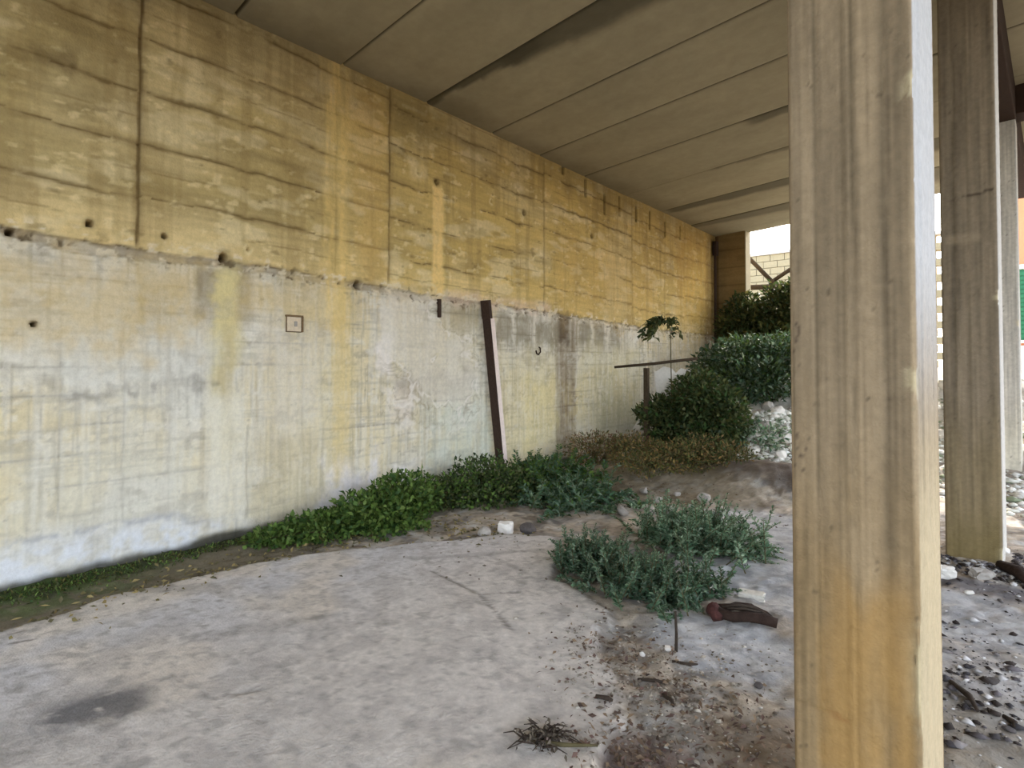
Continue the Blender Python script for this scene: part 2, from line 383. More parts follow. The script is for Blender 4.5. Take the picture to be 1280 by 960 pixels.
# ------------------------------------------------------------------ DECK UNDERSIDE
DECK_X = 10.0; DECK_Y0, DECK_Y1 = -6.0, 13.7
def build_ceiling():
    joints = [-4.6, -3.4, -2.2, -1.1, 0.0, 1.08, 2.12, 3.2, 4.32, 5.46, 6.5, 7.7, 9.05, 10.5, 12.0]
    k = -.035
    sl = [DECK_Y0]
    for a, b in zip([DECK_Y0] + joints, joints + [DECK_Y1]):
        sl += list(np.linspace(a + .02, b - .02, max(6, int((b - a) / .05)))); sl += [b - .008, b, b + .008]
    sl = np.array(sorted(set(np.round(sl, 4)))); sl = sl[sl <= DECK_Y1]
    xs = np.arange(-.6, DECK_X + .03, .045)
    S, X = [a.ravel() for a in np.meshgrid(sl, xs, indexing='ij')]
    Y = np.where((S > DECK_Y0 + .3) & (S < DECK_Y1 - .3), S + k * X * np.minimum(1, (DECK_Y1 - S) / 2), S)
    Z = CEIL0 + CEILK * X
    J = np.array(joints); dj = np.min(np.abs(S[:, None] - J[None]), 1); idx = np.searchsorted(J, S)
    rnd = _hash(idx * 3.0, idx * 0.0 + 4, 9)
    Z = Z + ss(.014, .004, dj) * .03 + (rnd - .5) * .012 + (fbm(X * 2, S * 2, 70) - .5) * .006
    c = np.repeat(lin(166, 155, 128)[None], len(S), 0)
    c *= (1 + (rnd - .5) * .10 + (fbm(X * .7, S * 2.5, 71) - .5) * .3 + (fbm(X * 5, S * 5, 72) - .5) * .12)[:, None]
    c = mixc(c, lin(70, 62, 46), ss(.02, .006, dj) * .8)
    def st(sj, x0, x1, w0, w1, a, side=1):
        nonlocal c
        w = np.interp(X, [x0, x1], [w0, w1]) + (fbm(X * 3, S * 3, 73) - .5) * .22
        dd = (S - sj) * side
        m = ss(-.01, .01, dd) * ss(w, w * .6, dd) * ss(x0 - .1, x0 + .1, X) * ss(x1 + .3, x1 - .1, X)
        c = mixc(c, lin(84, 78, 62), m * a)
    st(4.32, -.1, 1.6, .10, .16, .85); st(4.32, 1.2, 3.1, .2, .55, .8)
    st(7.7, 2.6, 4.4, .25, .35, .7); st(10.5, .1, 4.5, .35, .8, .75); st(12.0, -.1, 5, .3, 1.2, .6); st(9.05, 1.6, 4, .1, .2, .5)
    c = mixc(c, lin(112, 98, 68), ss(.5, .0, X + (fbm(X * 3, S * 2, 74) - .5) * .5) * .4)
    V = np.stack([X, Y, Z], 1)
    o = link('ceiling', mesh_np('ceiling', V, grid_faces(len(sl), len(xs))[:, ::-1], c), M['ceil'], None, False)
    tag(o, kind='structure')
    bm = bmesh.new()
    x0, x1 = -.8, DECK_X; vs = []
    for y in (DECK_Y0, DECK_Y1):
        for x, dz in ((x0, .06), (x1, .06), (x1, .75), (x0, .75)):
            vs.append(bm.verts.new((x, y, CEIL0 + CEILK * x + dz)))
    for f in ((3, 2, 1, 0), (4, 5, 6, 7), (0, 1, 5, 4), (1, 2, 6, 5), (2, 3, 7, 6), (3, 0, 4, 7)): bm.faces.new([vs[i] for i in f])
    me = bpy.data.meshes.new('deck_slab'); bm.to_mesh(me); bm.free()
    link('deck_slab', me, M['cream'], o)
build_ceiling()

# ------------------------------------------------------------------ GROUND
pave_px = [(0, 792), (75, 768), (150, 742), (270, 715), (400, 690), (520, 680), (640, 668), (700, 672), (700, 690), (690, 722), (735, 745), (772, 766), (745, 790), (742, 815), (765, 850), (775, 880), (785, 905), (755, 940), (740, 959)]
PAVE = np.array([G(*p) for p in pave_px] + [(4.4, 1.2), (4.6, -.5), (1.0, -.5), (.78, .3)])
def sdist(X, Y, P):
    """signed distance to polygon, negative inside"""
    n = len(P); dm = np.full(X.shape, 1e9); ins = np.zeros(X.shape, bool)
    for i in range(n):
        a = P[i]; b = P[(i + 1) % n]; e = b - a
        t = np.clip(((X - a[0]) * e[0] + (Y - a[1]) * e[1]) / (e @ e), 0, 1)
        dm = np.minimum(dm, np.hypot(X - a[0] - t * e[0], Y - a[1] - t * e[1]))
        cnd = ((a[1] > Y) != (b[1] > Y)); xi = a[0] + (Y - a[1]) / (b[1] - a[1] + 1e-12) * e[0]
        ins ^= cnd & (X < xi)
    return np.where(ins, -dm, dm)
def bank(X, Y):
    n = fbm(X * .9, Y * .9, 80)
    return 1.42 * ss(8.2, 12.0, Y + (n - .5) * .9) * (1 - .35 * ss(5.2, 7.5, X))
def mound(X, Y):
    a = np.exp(-(((X - 3.05) / .95) ** 2 + ((Y - 7.0) / .55) ** 2)) * .36
    b = np.exp(-(((X - 1.5) / .9) ** 2 + ((Y - 6.9) / .8) ** 2)) * .14
    p2 = np.exp(-(((X - 5.1) / .8) ** 2 + ((Y - 5.75) / .35) ** 2)) * .07
    hp_ = np.exp(-(((X - 2.45) / .62) ** 2 + ((Y - 9.0) / .6) ** 2)) * .60
    return a + b + p2 + hp_
def height(X, Y):
    X = np.asarray(X, float); Y = np.asarray(Y, float)
    w = (fbm(X * 4, Y * 4, 81) - .5)
    sd = sdist(X, Y, PAVE) + w * .14
    h = -.015 + (fbm(X * 2.2, Y * 2.2, 82) - .5) * .06 + (fbm(X * 12, Y * 12, 83, 3) - .5) * .035
    hp = .012 + (fbm(X * .8, Y * .8, 84) - .5) * .02 + (fbm(X * 18, Y * 18, 85, 2) - .5) * .006
    far = ss(10, 14, np.abs(X - 4) + 0 * Y) ; h = h * (1 - far)
    t = ss(.035, -.03, sd)
    h = h * (1 - t) + hp * t
    return h + bank(X, Y) + mound(X, Y)
def hz(x, y): return float(height(np.array([x]), np.array([y]))[0])

def build_floor():
    xs = np.concatenate([np.linspace(-30, -.5, 14)[:-1], np.arange(-.5, 0, .1), np.arange(0, 5.6, .019), np.arange(5.6, 9, .08), np.linspace(9.2, 45, 20)])
    ys = np.concatenate([np.linspace(-25, -.4, 20)[:-1], np.arange(-.4, 4.5, .018), np.arange(4.5, 9, .03), np.arange(9, 14.5, .06), np.linspace(14.6, 60, 24)])
    X, Y = [a.ravel() for a in np.meshgrid(xs, ys, indexing='ij')]
    Z = height(X, Y); Z = np.where(X < -.3, np.minimum(Z, -.02) if False else Z, Z)
    w = fbm(X * 4, Y * 4, 81) - .5; sd = sdist(X, Y, PAVE) + w * .14
    n1 = fbm(X * 1.1, Y * 1.1, 90); n2 = fbm(X * 5, Y * 5, 91); n3 = fbm(X * 20, Y * 20, 92, 3); n4 = fbm(X * 45, Y * 45, 93, 2)
    pv = np.repeat(lin(206, 199, 192)[None], len(X), 0)
    pv = mixc(pv, lin(196, 196, 202), ss(2.6, 1.2, X) * .7)
    pv = mixc(pv, lin(214, 202, 186), ss(.5, .68, n1) * .6)
    pv *= (1 + (n2 - .5) * .28 + (n3 - .5) * .24 + (n4 - .5) * .16)[:, None]
    pv = mixc(pv, lin(166, 160, 156), ss(.5, .62, fbm(X * 9, Y * 9, 98)) * .4); pv = mixc(pv, lin(146, 141, 136), ss(.6, .72, fbm(X * 24, Y * 24, 99, 3)) * .5)
    pv = mixc(pv, lin(140, 136, 130), ss(.58, .70, n2) * ss(.5, .62, n3) * .5)
    # worn dark patch at the lower left
    a = np.array(G(35, 912)); b = np.array(G(195, 875)); e = b - a; L = np.linalg.norm(e); e /= L; nrm = np.array([-e[1], e[0]])
    t = (X - a[0]) * e[0] + (Y - a[1]) * e[1]; s = (X - a[0]) * nrm[0] + (Y - a[1]) * nrm[1]
    m = ss(-.05, .1, t) * ss(L + .05, L - .1, t) * ss(.16, .03, np.abs(s - .02) + (n2 - .5) * .22) * ss(.3, .52, n3 + .1)
    pv = mixc(pv, lin(88, 88, 92), m * .8)
    for (p0, p1, wd, al) in [((120, 745), (260, 735), .10, .3), ((540, 715), (600, 745), .012, .7), ((600, 745), (640, 790), .010, .6), ((600, 745), (660, 742), .010, .6), ((255, 880), (330, 860), .018, .45), ((240, 800), (420, 770), .08, .25), ((0, 800), (30, 790), .02, .7), ((15, 806), (40, 802), .025, .8), ((520, 700), (680, 690), .06, .35), ((620, 700), (700, 740), .02, .3)]:
        a = np.array(G(*p0)); b = np.array(G(*p1)); e = b - a; L = np.linalg.norm(e); e /= L
        t = np.clip((X - a[0]) * e[0] + (Y - a[1]) * e[1], 0, L); dd = np.hypot(X - a[0] - t * e[0], Y - a[1] - t * e[1]) + (n2 - .5) * .06
        m = ss(wd, wd * .3, np.abs(dd)) * ss(.3, .5, n3 + .1); pv = mixc(pv, lin(104, 98, 92), m * al); 
        if wd < .02: Z = Z - m * .006
    dirt = np.repeat(lin(160, 148, 134)[None], len(X), 0)
    dirt = mixc(dirt, lin(182, 170, 154), ss(.45, .62, n2) * .7)
    dirt = mixc(dirt, lin(108, 96, 84), ss(.54, .66, fbm(X * 7, Y * 7, 95)) * .8)
    dirt *= (1 + (n3 - .5) * .5 + (n4 - .5) * .35)[:, None]
    # grey-blue cement skin between the rubbish and on the right
    for (px, py, rx, ry, al) in [(900, 800, .42, .36, .85), (960, 690, .8, .8, .8), (955, 652, .7, .45, .9), (915, 722, .4, .3, .8), (1215, 770, .5, .45, .8), (1230, 860, .5, .5, .55), (985, 740, .5, .4, .7)]:
        gx, gy = G(px, py); m = ss(1.15, .75, np.hypot((X - gx) / rx, (Y - gy) / ry) + (n2 - .5) * .5)
        dirt = mixc(dirt, lin(178, 180, 184), m * al * .85)
    dirt = mixc(dirt, lin(122, 122, 124), ss(.52, .64, fbm(X * 9, Y * 9, 96)) * .45); dirt = mixc(dirt, lin(196, 194, 190), ss(.56, .68, fbm(X * 8 + 3, Y * 8, 97)) * .45)
    dirt *= (1 + (n3 - .5) * .25)[:, None]
    for (px, py, rx, ry, al, cc) in [(815, 955, .28, .22, .6, lin(112, 92, 88)), (960, 935, .28, .25, .6, lin(118, 98, 72)), (1240, 735, .5, .16, .7, lin(92, 90, 96)), (1250, 930, .5, .4, .6, lin(128, 120, 106)), (960, 612, 1.2, .6, .9, lin(84, 72, 64)), (820, 612, 1.2, .9, .6, lin(112, 100, 74))]:  # patches of soil; the brown heap's also has its shade painted in
        gx, gy = G(px, py); m = ss(1.15, .6, np.hypot((X - gx) / rx, (Y - gy) / ry) + (n2 - .5) * .7); dirt = mixc(dirt, cc, m * al)
    # gutter strip at the foot of the wall: damp soil and moss
    gut = ss(1.0, .7, X + (n2 - .5) * .2) * ss(5.5, 4.5, Y)
    dirt = mixc(dirt, lin(104, 96, 78), gut * .9)
    dirt = mixc(dirt, lin(44, 52, 26), ss(.42, .12, X + (n2 - .5) * .3) * ss(6.5, 5.2, Y) * .9)
    dirt = mixc(dirt, lin(66, 86, 34), ss(.5, .25, np.abs(X - .25) + (n2 - .5) * .4) * ss(1.9, .9, Y) * ss(.4, .6, n3 + .1) * .6)
    # rubble bank and outdoors
    bk = ss(.12, .5, bank(X, Y)); dirt = mixc(dirt, lin(206, 200, 188), bk * .85 * ss(.3, .5, n2 + .08))
    out = ss(8, 10, X); dirt = mixc(dirt, lin(120, 114, 102), ss(0, -4, Y) * .8); dirt = mixc(dirt, lin(92, 86, 76), ss(5.8, 7.2, X) * .9)  # ground to the right darkened to cut bounce on the deck underside
    t = ss(.03, -.02, sd)
    c = dirt + (pv - dirt) * t[:, None]
    c = mixc(c, lin(96, 88, 78), ss(.06, .0, np.abs(sd + .0)) * ss(.4, .6, n3 + .05) * .55)
    V = np.stack([X, Y, Z], 1)
    o = link('floor', mesh_np('floor', V, grid_faces(len(xs), len(ys)), c), M['floor'], None, True)
    tag(o, kind='structure')
build_floor()

# ------------------------------------------------------------------ PILLARS
PR = radians(-3.6)
pu = np.array([cos(PR), sin(PR)]); pv_ = np.array([-sin(PR), cos(PR)])
PW, PD = .34, .365
def pillar(px_left, dL, label, base, tint, seed, special=None):
    c0 = (CAM + dL * (f0 + RT * (px_left - 640) / F))[:2]
    ztop = CEIL0 + CEILK * c0[0] + .01; z0 = -.25
    ch = .012
    # perimeter samples: (face, u along face)
    per = []
    st = .0085 if seed == 1 else .014
    def seg(a, b, face):
        n = max(2, int(np.hypot(*(np.array(b) - a)) / st))
        for i in range(n): 
            t = i / n; per.append((a[0] + (b[0] - a[0]) * t, a[1] + (b[1] - a[1]) * t, face))
    seg((ch, 0), (PW - ch, 0), 0); seg((PW - ch, 0), (PW, ch), 4)
    seg((PW, ch), (PW, PD - ch), 1); seg((PW, PD - ch), (PW - ch, PD), 4)
    seg((PW - ch, PD), (ch, PD), 2); seg((ch, PD), (0, PD - ch), 4); seg((0, PD - ch), (0, ch), 3); seg((0, ch), (ch, 0), 4)
    per = np.array(per); n = len(per)
    zs = np.arange(z0, ztop, st * 1.3); zs = np.append(zs, ztop)
    A = np.repeat(np.arange(n), len(zs)); Z = np.tile(zs, n)
    a, b, fc = per[A, 0], per[A, 1], per[A, 2].astype(int)
    U = np.where((fc == 0) | (fc == 2), a, b)
    nx = np.where(fc == 1, 1, np.where(fc == 3, -1, 0.)); ny = np.where(fc == 0, -1, np.where(fc == 2, 1, 0.))
    edges = np.array([.0, .072, .155, .178, .25, .34, .42]) + 0.006 * (seed % 3)
    bid = np.searchsorted(edges, U)
    rnd = _hash(bid * 3.0 + fc * 11, bid * 0.0 + seed, 101 + seed)
    dl = np.min(np.abs(U[:, None] - edges[None, 1:-1]), 1)
    ng = fbm(U * 130 + fc * 9, Z * 2.2, 110 + seed, 3); nb = fbm(U * 6 + fc * 5, Z * 1.4, 120 + seed); nf = fbm(U * 40, Z * 40 + fc * 7, 130 + seed, 3)
    nst = fbm(U * 30 + fc * 3, Z * .8, 140 + seed, 3)
    c = np.repeat(np.asarray(base)[None], len(U), 0)
    c = mixc(c, tint, ss(1.35, .55, Z + (nb - .5) * .9) * .75)
    c *= (1 + (rnd - .5) * .24 + (ng - .5) * .55 + (nb - .5) * .42 + (nf - .5) * .24 + (nst - .5) * .6)[:, None]
    c = mixc(c, lin(96, 84, 64), ss(.006, .0015, dl) * ss(.3, .55, fbm(U * 3 + bid, Z * 2.2, 150 + seed)) * .55)
    d = (rnd - .5) * .005 + (nf - .5) * .0035 - ss(.005, .001, dl) * .003
    # small bug holes
    bh = ss(.84, .90, fbm(U * 55 + fc, Z * 38, 160 + seed, 2)); c = mixc(c, lin(84, 72, 56), bh * .55); d -= bh * .004
    # the crumbled arris on the right
    for (zc, zr, al) in ([(.62, .16, .022), (1.45, .05, .01), (2.3, .04, .012)] if seed == 1 else [(.05, .12, .02), (2.0, .05, .015)]):
        m = ss(zr, zr * .4, np.abs(Z - zc) + (nf - .5) * .12) * ss(.05, .0, np.hypot(a - PW, b)) ; d -= m * al * (.4 + nf); c = mixc(c, lin(214, 198, 160), m * .7)
    if special: c, d = special(c, d, U, Z, fc, nf, nb)
    x = a + nx * d; y = b + ny * d
    P = c0[None] + x[:, None] * pu[None] + y[:, None] * pv_[None]
    org = c0 + PW / 2 * pu + PD / 2 * pv_; zb = 0.0
    V = np.stack([P[:, 0] - org[0], P[:, 1] - org[1], Z - zb], 1)
    nz = len(zs); i = np.arange(n)[:, None] * nz + np.arange(nz - 1)[None]; j = ((np.arange(n) + 1) % n)[:, None] * nz + np.arange(nz - 1)[None]
    Fc = np.stack([i, j, j + 1, i + 1], -1).reshape(-1, 4)
    o = link('concrete_pillar', mesh_np('concrete_pillar', V, Fc, c), M['pillar'], None, True)
    o.location = (org[0], org[1], zb)
    tag(o, label, 'pillar', 'concrete pillars carrying the deck')
    return org
def zpil(py, depth): return 1.5 + (HORIZON - py) / F * depth
def sp1(c, d, U, Z, fc, nf, nb):
    fr = fc == 0
    # dark scuffs near the left edge
    for k, (uc, py, ru, rz) in enumerate([(.018, 405, .004, .012), (.030, 412, .004, .018), (.022, 425, .003, .012), (.012, 440, .004, .008), (.03, 455, .005, .006), (.02, 545, .006, .009), (.042, 552, .004, .012), (.032, 570, .007, .005), (.048, 560, .004, .012), (.012, 582, .005, .004), (.036, 588, .007, .004), (.024, 560, .004, .005)]):
        zc = zpil(py, 1.78); m = ss(1.2, .6, np.hypot((U - uc) / ru, (Z - zc) / rz) + (nf - .5) * .6) * fr
        c = mixc(c, lin(84, 70, 58), m * .75)
    zc = zpil(896, 1.70); m = ss(1.2, .5, np.hypot((U - .125 - (Z - zc) * -1.5) / .028, (Z - zc) / .010) + (nf - .5) * .5) * fr
    c = mixc(c, lin(110, 70, 62), m * .85); d = d - m * .006
    zc = zpil(880, 1.74); m = ss(.006, .002, np.abs(Z - zc + U * .12 + (nf - .5) * .02)) * fr * ss(.13, .1, U); c = mixc(c, lin(112, 92, 62), m * .55)
    m = fr * ss(.06, .08, U) * ss(.34, .30, U) * ss(.95, .8, Z + (nb - .5) * .5) * ss(.2, .3, Z)
    c = mixc(c, lin(172, 132, 72), m * .6 * ss(.3, .6, nb))
    m = (fc == 1) * ss(1.5, .9, Z); c = mixc(c, lin(208, 190, 156), m * .7)  # right face, low: warm bounced daylight painted into the colour
    m = (fc == 1) * ss(1.2, 1.9, Z); c = mixc(c, lin(200, 200, 202), m * .85)  # right face, higher up: skylight painted in as near white
    return c, d
def sp2(c, d, U, Z, fc, nf, nb):
    fr = fc == 0
    zc = zpil(248, 4.35); m = ss(.012, .003, np.abs(Z - zc - (U - .17) * .12 + (nf - .5) * .03)) * fr * ss(.08, .2, U + nf * .1)
    c = mixc(c, lin(70, 58, 46), m * .8); d = d - m * .006
    zc = zpil(300, 4.35); m = ss(.05, .02, np.abs(Z - zc)) * fr * ss(.02, .05, U) * ss(.26, .22, U); c = mixc(c, lin(170, 152, 126), m * .4)
    m = fr * ss(3.9, 4.3, Z); c = mixc(c, lin(112, 98, 78), m * .5)
    m = fr * ss(.6, .1, Z + (nb - .5) * .4); c = mixc(c, lin(120, 104, 62), m * .6)
    m = (fc == 1); c = mixc(c, lin(222, 218, 212), m * .7)  # right face coloured near white to carry the skylight on it
    return c, d
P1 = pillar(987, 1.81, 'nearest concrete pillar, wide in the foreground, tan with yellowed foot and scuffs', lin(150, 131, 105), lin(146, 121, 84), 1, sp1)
P2 = pillar(1178, 4.38, 'second concrete pillar, grey-brown with a cracked pour line, standing in rubble', lin(136, 121, 101), lin(134, 117, 86), 2, sp2)
P3 = pillar(1229, 7.0, 'farthest pale concrete pillar, half hidden behind the second pillar', lin(198, 192, 182), lin(206, 200, 184), 3)
# downstand beam along the row + cross beam at the last pillar
def beam():
    a = P1 - pv_ * 6.0; b = P3 + pv_ * 4.3; mid = (a + b) / 2; L = np.linalg.norm(b - a)
    zc = CEIL0 + CEILK * 5.0
    o = boxes('trim_1', [(mid[0], mid[1], zc - .12, PW - .03, L, .55, PR)], M['wood'], None, .01)
    o.data.materials.clear(); o.data.materials.append(mat('dark_beam_concrete', lin(58, 42, 32), noise=.2, nscale=6, bump=.3)); tag(o, kind='structure')
    q = P3 + pu * 1.7
    o2 = boxes('trim_2', [(q[0], q[1], zc - .08, 3.2, .36, .5, PR)], o.data.materials[0], None, .01); tag(o2, kind='structure')
beam()

# ------------------------------------------------------------------ END WALL (short return at the far corner)
def end_wall():
    xs = np.arange(0, .72, .03); zs = np.arange(-.2, 4.7, .03)
    X, Z = [a.ravel() for a in np.meshgrid(xs, zs, indexing='ij')]
    n = fbm(X * 3, Z * 3, 201); h = fbm(X * 1.5, Z * 20, 202)
    c = np.repeat(lin(140, 116, 78)[None], len(X), 0) * (1 + (n - .5) * .5 + (h - .5) * .4)[:, None]
    q = (Z / .42) % 1; c = mixc(c, lin(84, 66, 42), ss(.04, .01, np.minimum(q, 1 - q)) * .7)
    c = mixc(c, lin(80, 60, 38), ss(.06, .02, np.abs(X - .03)) * .7)
    V = np.stack([X - 0, WALL_END - .02 + (n - .5) * .02, Z], 1)
    o = link('wall_back', mesh_np('wall_back', V, grid_faces(len(xs), len(zs)), c), M['wall'], None, True); tag(o, kind='structure')
    b = boxes('trim_backing', [(.35, WALL_END + .18, 2.2, .70, .34, 4.95)], M['cream'], o, 0)
end_wall()

# ------------------------------------------------------------------ FOLIAGE
def leaf_mesh(name, pos, dirs, L, Wd, cols, rng, m, parent, droop=.25):
    n = len(pos)
    d = dirs / (np.linalg.norm(dirs, axis=1, keepdims=True) + 1e-9)
    r = rng.normal(size=(n, 3)); r[:, 2] = r[:, 2] * .5 + 1.0
    s = np.cross(d, r); s /= (np.linalg.norm(s, axis=1, keepdims=True) + 1e-9)
    nn = np.cross(s, d)
    L = L[:, None]; Wd = Wd[:, None]
    base = pos; tip = pos + d * L - nn * L * droop
    md = pos + d * L * .5
    a = md + s * Wd * .5 + nn * Wd * .18; b = md - s * Wd * .5 + nn * Wd * .18
    V = np.stack([base, a, tip, b, md], 1).reshape(-1, 3)
    i = np.arange(n)[:, None] * 5
    Fc = np.concatenate([i + np.array([[0, 1, 4]]), i + np.array([[1, 2, 4]]), i + np.array([[2, 3, 4]]), i + np.array([[3, 0, 4]])], 0)
    cc = np.repeat(cols, 5, 0)
    return link(name, mesh_np(name, V, Fc, cc), m, parent, True)
def pal(rng, n, cols, jit=.25):
    C = np.array(cols)[rng.randint(0, len(cols), n)]
    return C * (1 + (rng.rand(n, 1) - .5) * 2 * jit)
GREEN = [lin(74, 98, 44), lin(92, 118, 52), lin(56, 82, 38), lin(104, 124, 62)]
DARK = [lin(60, 76, 44), lin(74, 88, 50), lin(48, 62, 38), lin(92, 96, 60)]
SAGE = [lin(104, 130, 100), lin(82, 112, 84), lin(126, 146, 116), lin(66, 94, 66)]
BLUEG = [lin(80, 104, 80), lin(96, 116, 96), lin(62, 84, 62), lin(120, 134, 112)]
BROWN = [lin(126, 104, 66), lin(106, 84, 54), lin(144, 118, 70), lin(96, 98, 58)]
OLIVE = [lin(70, 74, 40), lin(84, 88, 46), lin(58, 62, 34), lin(104, 100, 56)]

def shrub(name, label, cat, root, blobs, n, L, Wd, cols, seed, group=None, mt='leaf', stems=6, up=.3, droop=.25, dz=None):
    """blobs: (dx,dy,dz,rx,ry,rz) relative to the root on the ground"""
    rng = np.random.RandomState(seed)
    z = hz(*root) if dz is None else dz
    t = thing(name, label, cat, (root[0], root[1], z), 0, group)
    vol = np.array([b[3] * b[4] * b[5] for b in blobs]) ** .8; pk = vol / vol.sum()
    bi = rng.choice(len(blobs), n, p=pk); B = np.array(blobs)[bi]
    v = rng.normal(size=(n, 3)); v /= np.linalg.norm(v, axis=1, keepdims=True)
    rad = rng.rand(n) ** .42
    lump = .72 + .5 * fbm(v[:, 0] * 2.2 + bi * 5 + seed, v[:, 2] * 2.2 + v[:, 1] * 1.7, seed)
    pos = B[:, :3] + v * B[:, 3:] * (rad * lump)[:, None]
    gz = height(pos[:, 0] + root[0], pos[:, 1] + root[1]) - z
    pos[:, 2] = np.maximum(pos[:, 2], gz + .01 + rng.rand(n) * .03)
    pos[:, 0] = np.maximum(pos[:, 0], .10 - root[0] + 0 * pos[:, 0])
    dirs = v * .8 + rng.normal(size=(n, 3)) * .5 + np.array([0, 0, up])
    leaf_mesh('foliage', pos, dirs, L * (.6 + .8 * rng.rand(n)), Wd * (.6 + .8 * rng.rand(n)), pal(rng, n, cols), rng, M[mt], t, droop)
    lst = []
    for k in range(stems):
        b = blobs[k % len(blobs)]
        e = np.array([b[0] + b[3] * rng.uniform(-.5, .5), b[1] + b[4] * rng.uniform(-.5, .5), b[2] + b[5] * rng.uniform(.1, .7)])
        s = np.array([rng.uniform(-.06, .06), rng.uniform(-.06, .06), -.05])
        mpt = s * .5 + e * .5 + np.array([rng.uniform(-.05, .05), rng.uniform(-.05, .05), .06])
        lst.append(([s, mpt, e], [.012, .008, .003]))
    tubes('stem', lst, M['stem'], t, 5)
    return t
def fern(name, label, cat, root, fronds, length, cols, seed, leaf=.035, spread=(.3, 1.0), rx=1.0, ry=1.0, group=None, pairs=16, base_r=.1):
    """feathery plant: arching fronds with fine paired leaflets"""
    rng = np.random.RandomState(seed); z = hz(*root)
    t = thing(name, label, cat, (root[0], root[1], z), 0, group)
    pos, dirs, LL, st = [], [], [], []
    for k in range(fronds):
        az = rng.uniform(0, 2 * pi); el = rng.uniform(*spread); ln = length * rng.uniform(.55, 1.1)
        h = np.array([cos(az) * rx, sin(az) * ry, 0]); b0 = np.array([rng.normal() * base_r * rx, rng.normal() * base_r * ry, 0])
        b0[2] = hz(root[0] + b0[0], root[1] + b0[1]) - z - .015
        pts = []
        for i in range(7):
            u = i / 6; pts.append(b0 + h * ln * u * cos(el) * (1 - .15 * u) + np.array([0, 0, 1]) * ln * (sin(el) * u - .45 * u * u * cos(el)))
        pts = np.array(pts)
        for i in range(7):
            g = hz(root[0] + pts[i, 0], root[1] + pts[i, 1]) - z if i in (3, 6) else pts[i, 2]
            pts[i, 2] = max(pts[i, 2], g if i in (3, 6) else -.02)
        if root[0] + pts[-1, 0] < .15 or np.hypot(*(np.array(root[:2]) + pts[-1, :2] - np.array(G(925, 775)))) < .26: continue
        st.append((list(pts), [.005, .0045, .004, .0035, .003, .002, .0012]))
        for j in range(pairs):
            u = (.12 + .88 * j / pairs) * 6; i = min(int(u), 5); fr_ = u - i
            p = pts[i] * (1 - fr_) + pts[i + 1] * fr_; tg = pts[i + 1] - pts[i]; tg /= np.linalg.norm(tg) + 1e-9
            sd = np.cross(tg, [0, 0, 1.0]); sd /= np.linalg.norm(sd) + 1e-9
            for sgn in (-1, 1):
                for rep in range(2):
                    pos.append(p); dirs.append(sd * sgn * rng.uniform(.6, 1.1) + tg * rng.uniform(.2, .8) + rng.normal(size=3) * .25 + np.array([0, 0, rng.uniform(-.1, .6)]))
                    LL.append(leaf * (1.25 - .7 * j / pairs) * rng.uniform(.7, 1.4))
    pos = np.array(pos); dirs = np.array(dirs); LL = np.array(LL); n = len(pos)
    leaf_mesh('foliage', pos, dirs, LL, LL * .36, pal(rng, n, cols, .3), rng, M['leaf'], t, .2)
    tubes('stem', st, M['stem'], t, 4)
    return t

# weeds against the wall
def gxy(px, py): return G(px, py)
r = gxy(462, 672)
shrub('leafy_weed', 'low bright green leafy weed, leftmost of the row along the wall foot', 'weed', (.62, 3.05), [(-.1, -.35, .07, .38, .42, .13), (.02, .1, .14, .38, .45, .20), (-.05, .5, .18, .36, .42, .26), (.25, .15, .08, .30, .4, .12), (-.2, -.75, .05, .22, .25, .09)], 6500, .052, .034, GREEN, 11, 'weeds along the wall', stems=12)
shrub('leafy_weed', 'dull olive weed between the bright green weed and the leaning steel, white block below', 'weed', (.66, 4.45), [(-.1, -.3, .12, .4, .42, .20), (-.1, .25, .18, .42, .5, .28), (.25, 0, .08, .3, .45, .14), (.2, .45, .14, .4, .4, .2)], 5200, .05, .028, DARK + GREEN[:2], 12, 'weeds along the wall', stems=12)
fern('feathery_weed', 'tall dark green feathery weed growing at the foot of the leaning steel', 'weed', (.85, 5.5), 150, .62, GREEN[:3] + SAGE[3:] + BLUEG[:1], 13, .07, (.35, 1.25), 1.0, 1.15, 'weeds along the wall', 15, .26)
fern('feathery_weed', 'grey green feathery weed at the right end of the row along the wall', 'weed', (1.5, 5.15), 130, .58, SAGE[1:] + GREEN[:1] + BLUEG[:2], 14, .06, (.2, 1.1), 1.1, 1.0, 'weeds along the wall', 15, .24)
shrub('dry_weed', 'dry reddish weed behind the feathery weeds, below the brown wall stain', 'weed', (.65, 7.0), [(0, 0, .22, .45, .55, .25), (.3, .5, .2, .4, .4, .25)], 2600, .05, .02, BROWN + OLIVE[:2] + [lin(120, 86, 76)], 15, stems=14)
# clumps in the middle of the ground
fern('feathery_clump', 'grey green feathery clump at the pavement edge, leftmost of the three clumps', 'weed', G(742, 704), 180, .36, BLUEG + SAGE[1:], 21, .036, (.35, 1.3), 1.0, .8, 'feathery clumps on the open ground', 15, .15)
fern('feathery_clump', 'grey green feathery clump lying beside the curled dark bark, nearest of the three', 'weed', G(822, 738), 230, .36, SAGE + BLUEG, 22, .036, (.3, 1.3), 1.05, .75, 'feathery clumps on the open ground', 15, .18)
fern('feathery_clump', 'pale sage feathery clump, farthest of the three in the middle of the ground', 'weed', G(876, 678), 260, .50, SAGE[:1] + SAGE[2:3] + SAGE + [lin(150, 168, 140)], 23, .042, (.3, 1.3), 1.1, .8, 'feathery clumps on the open ground', 15, .22)
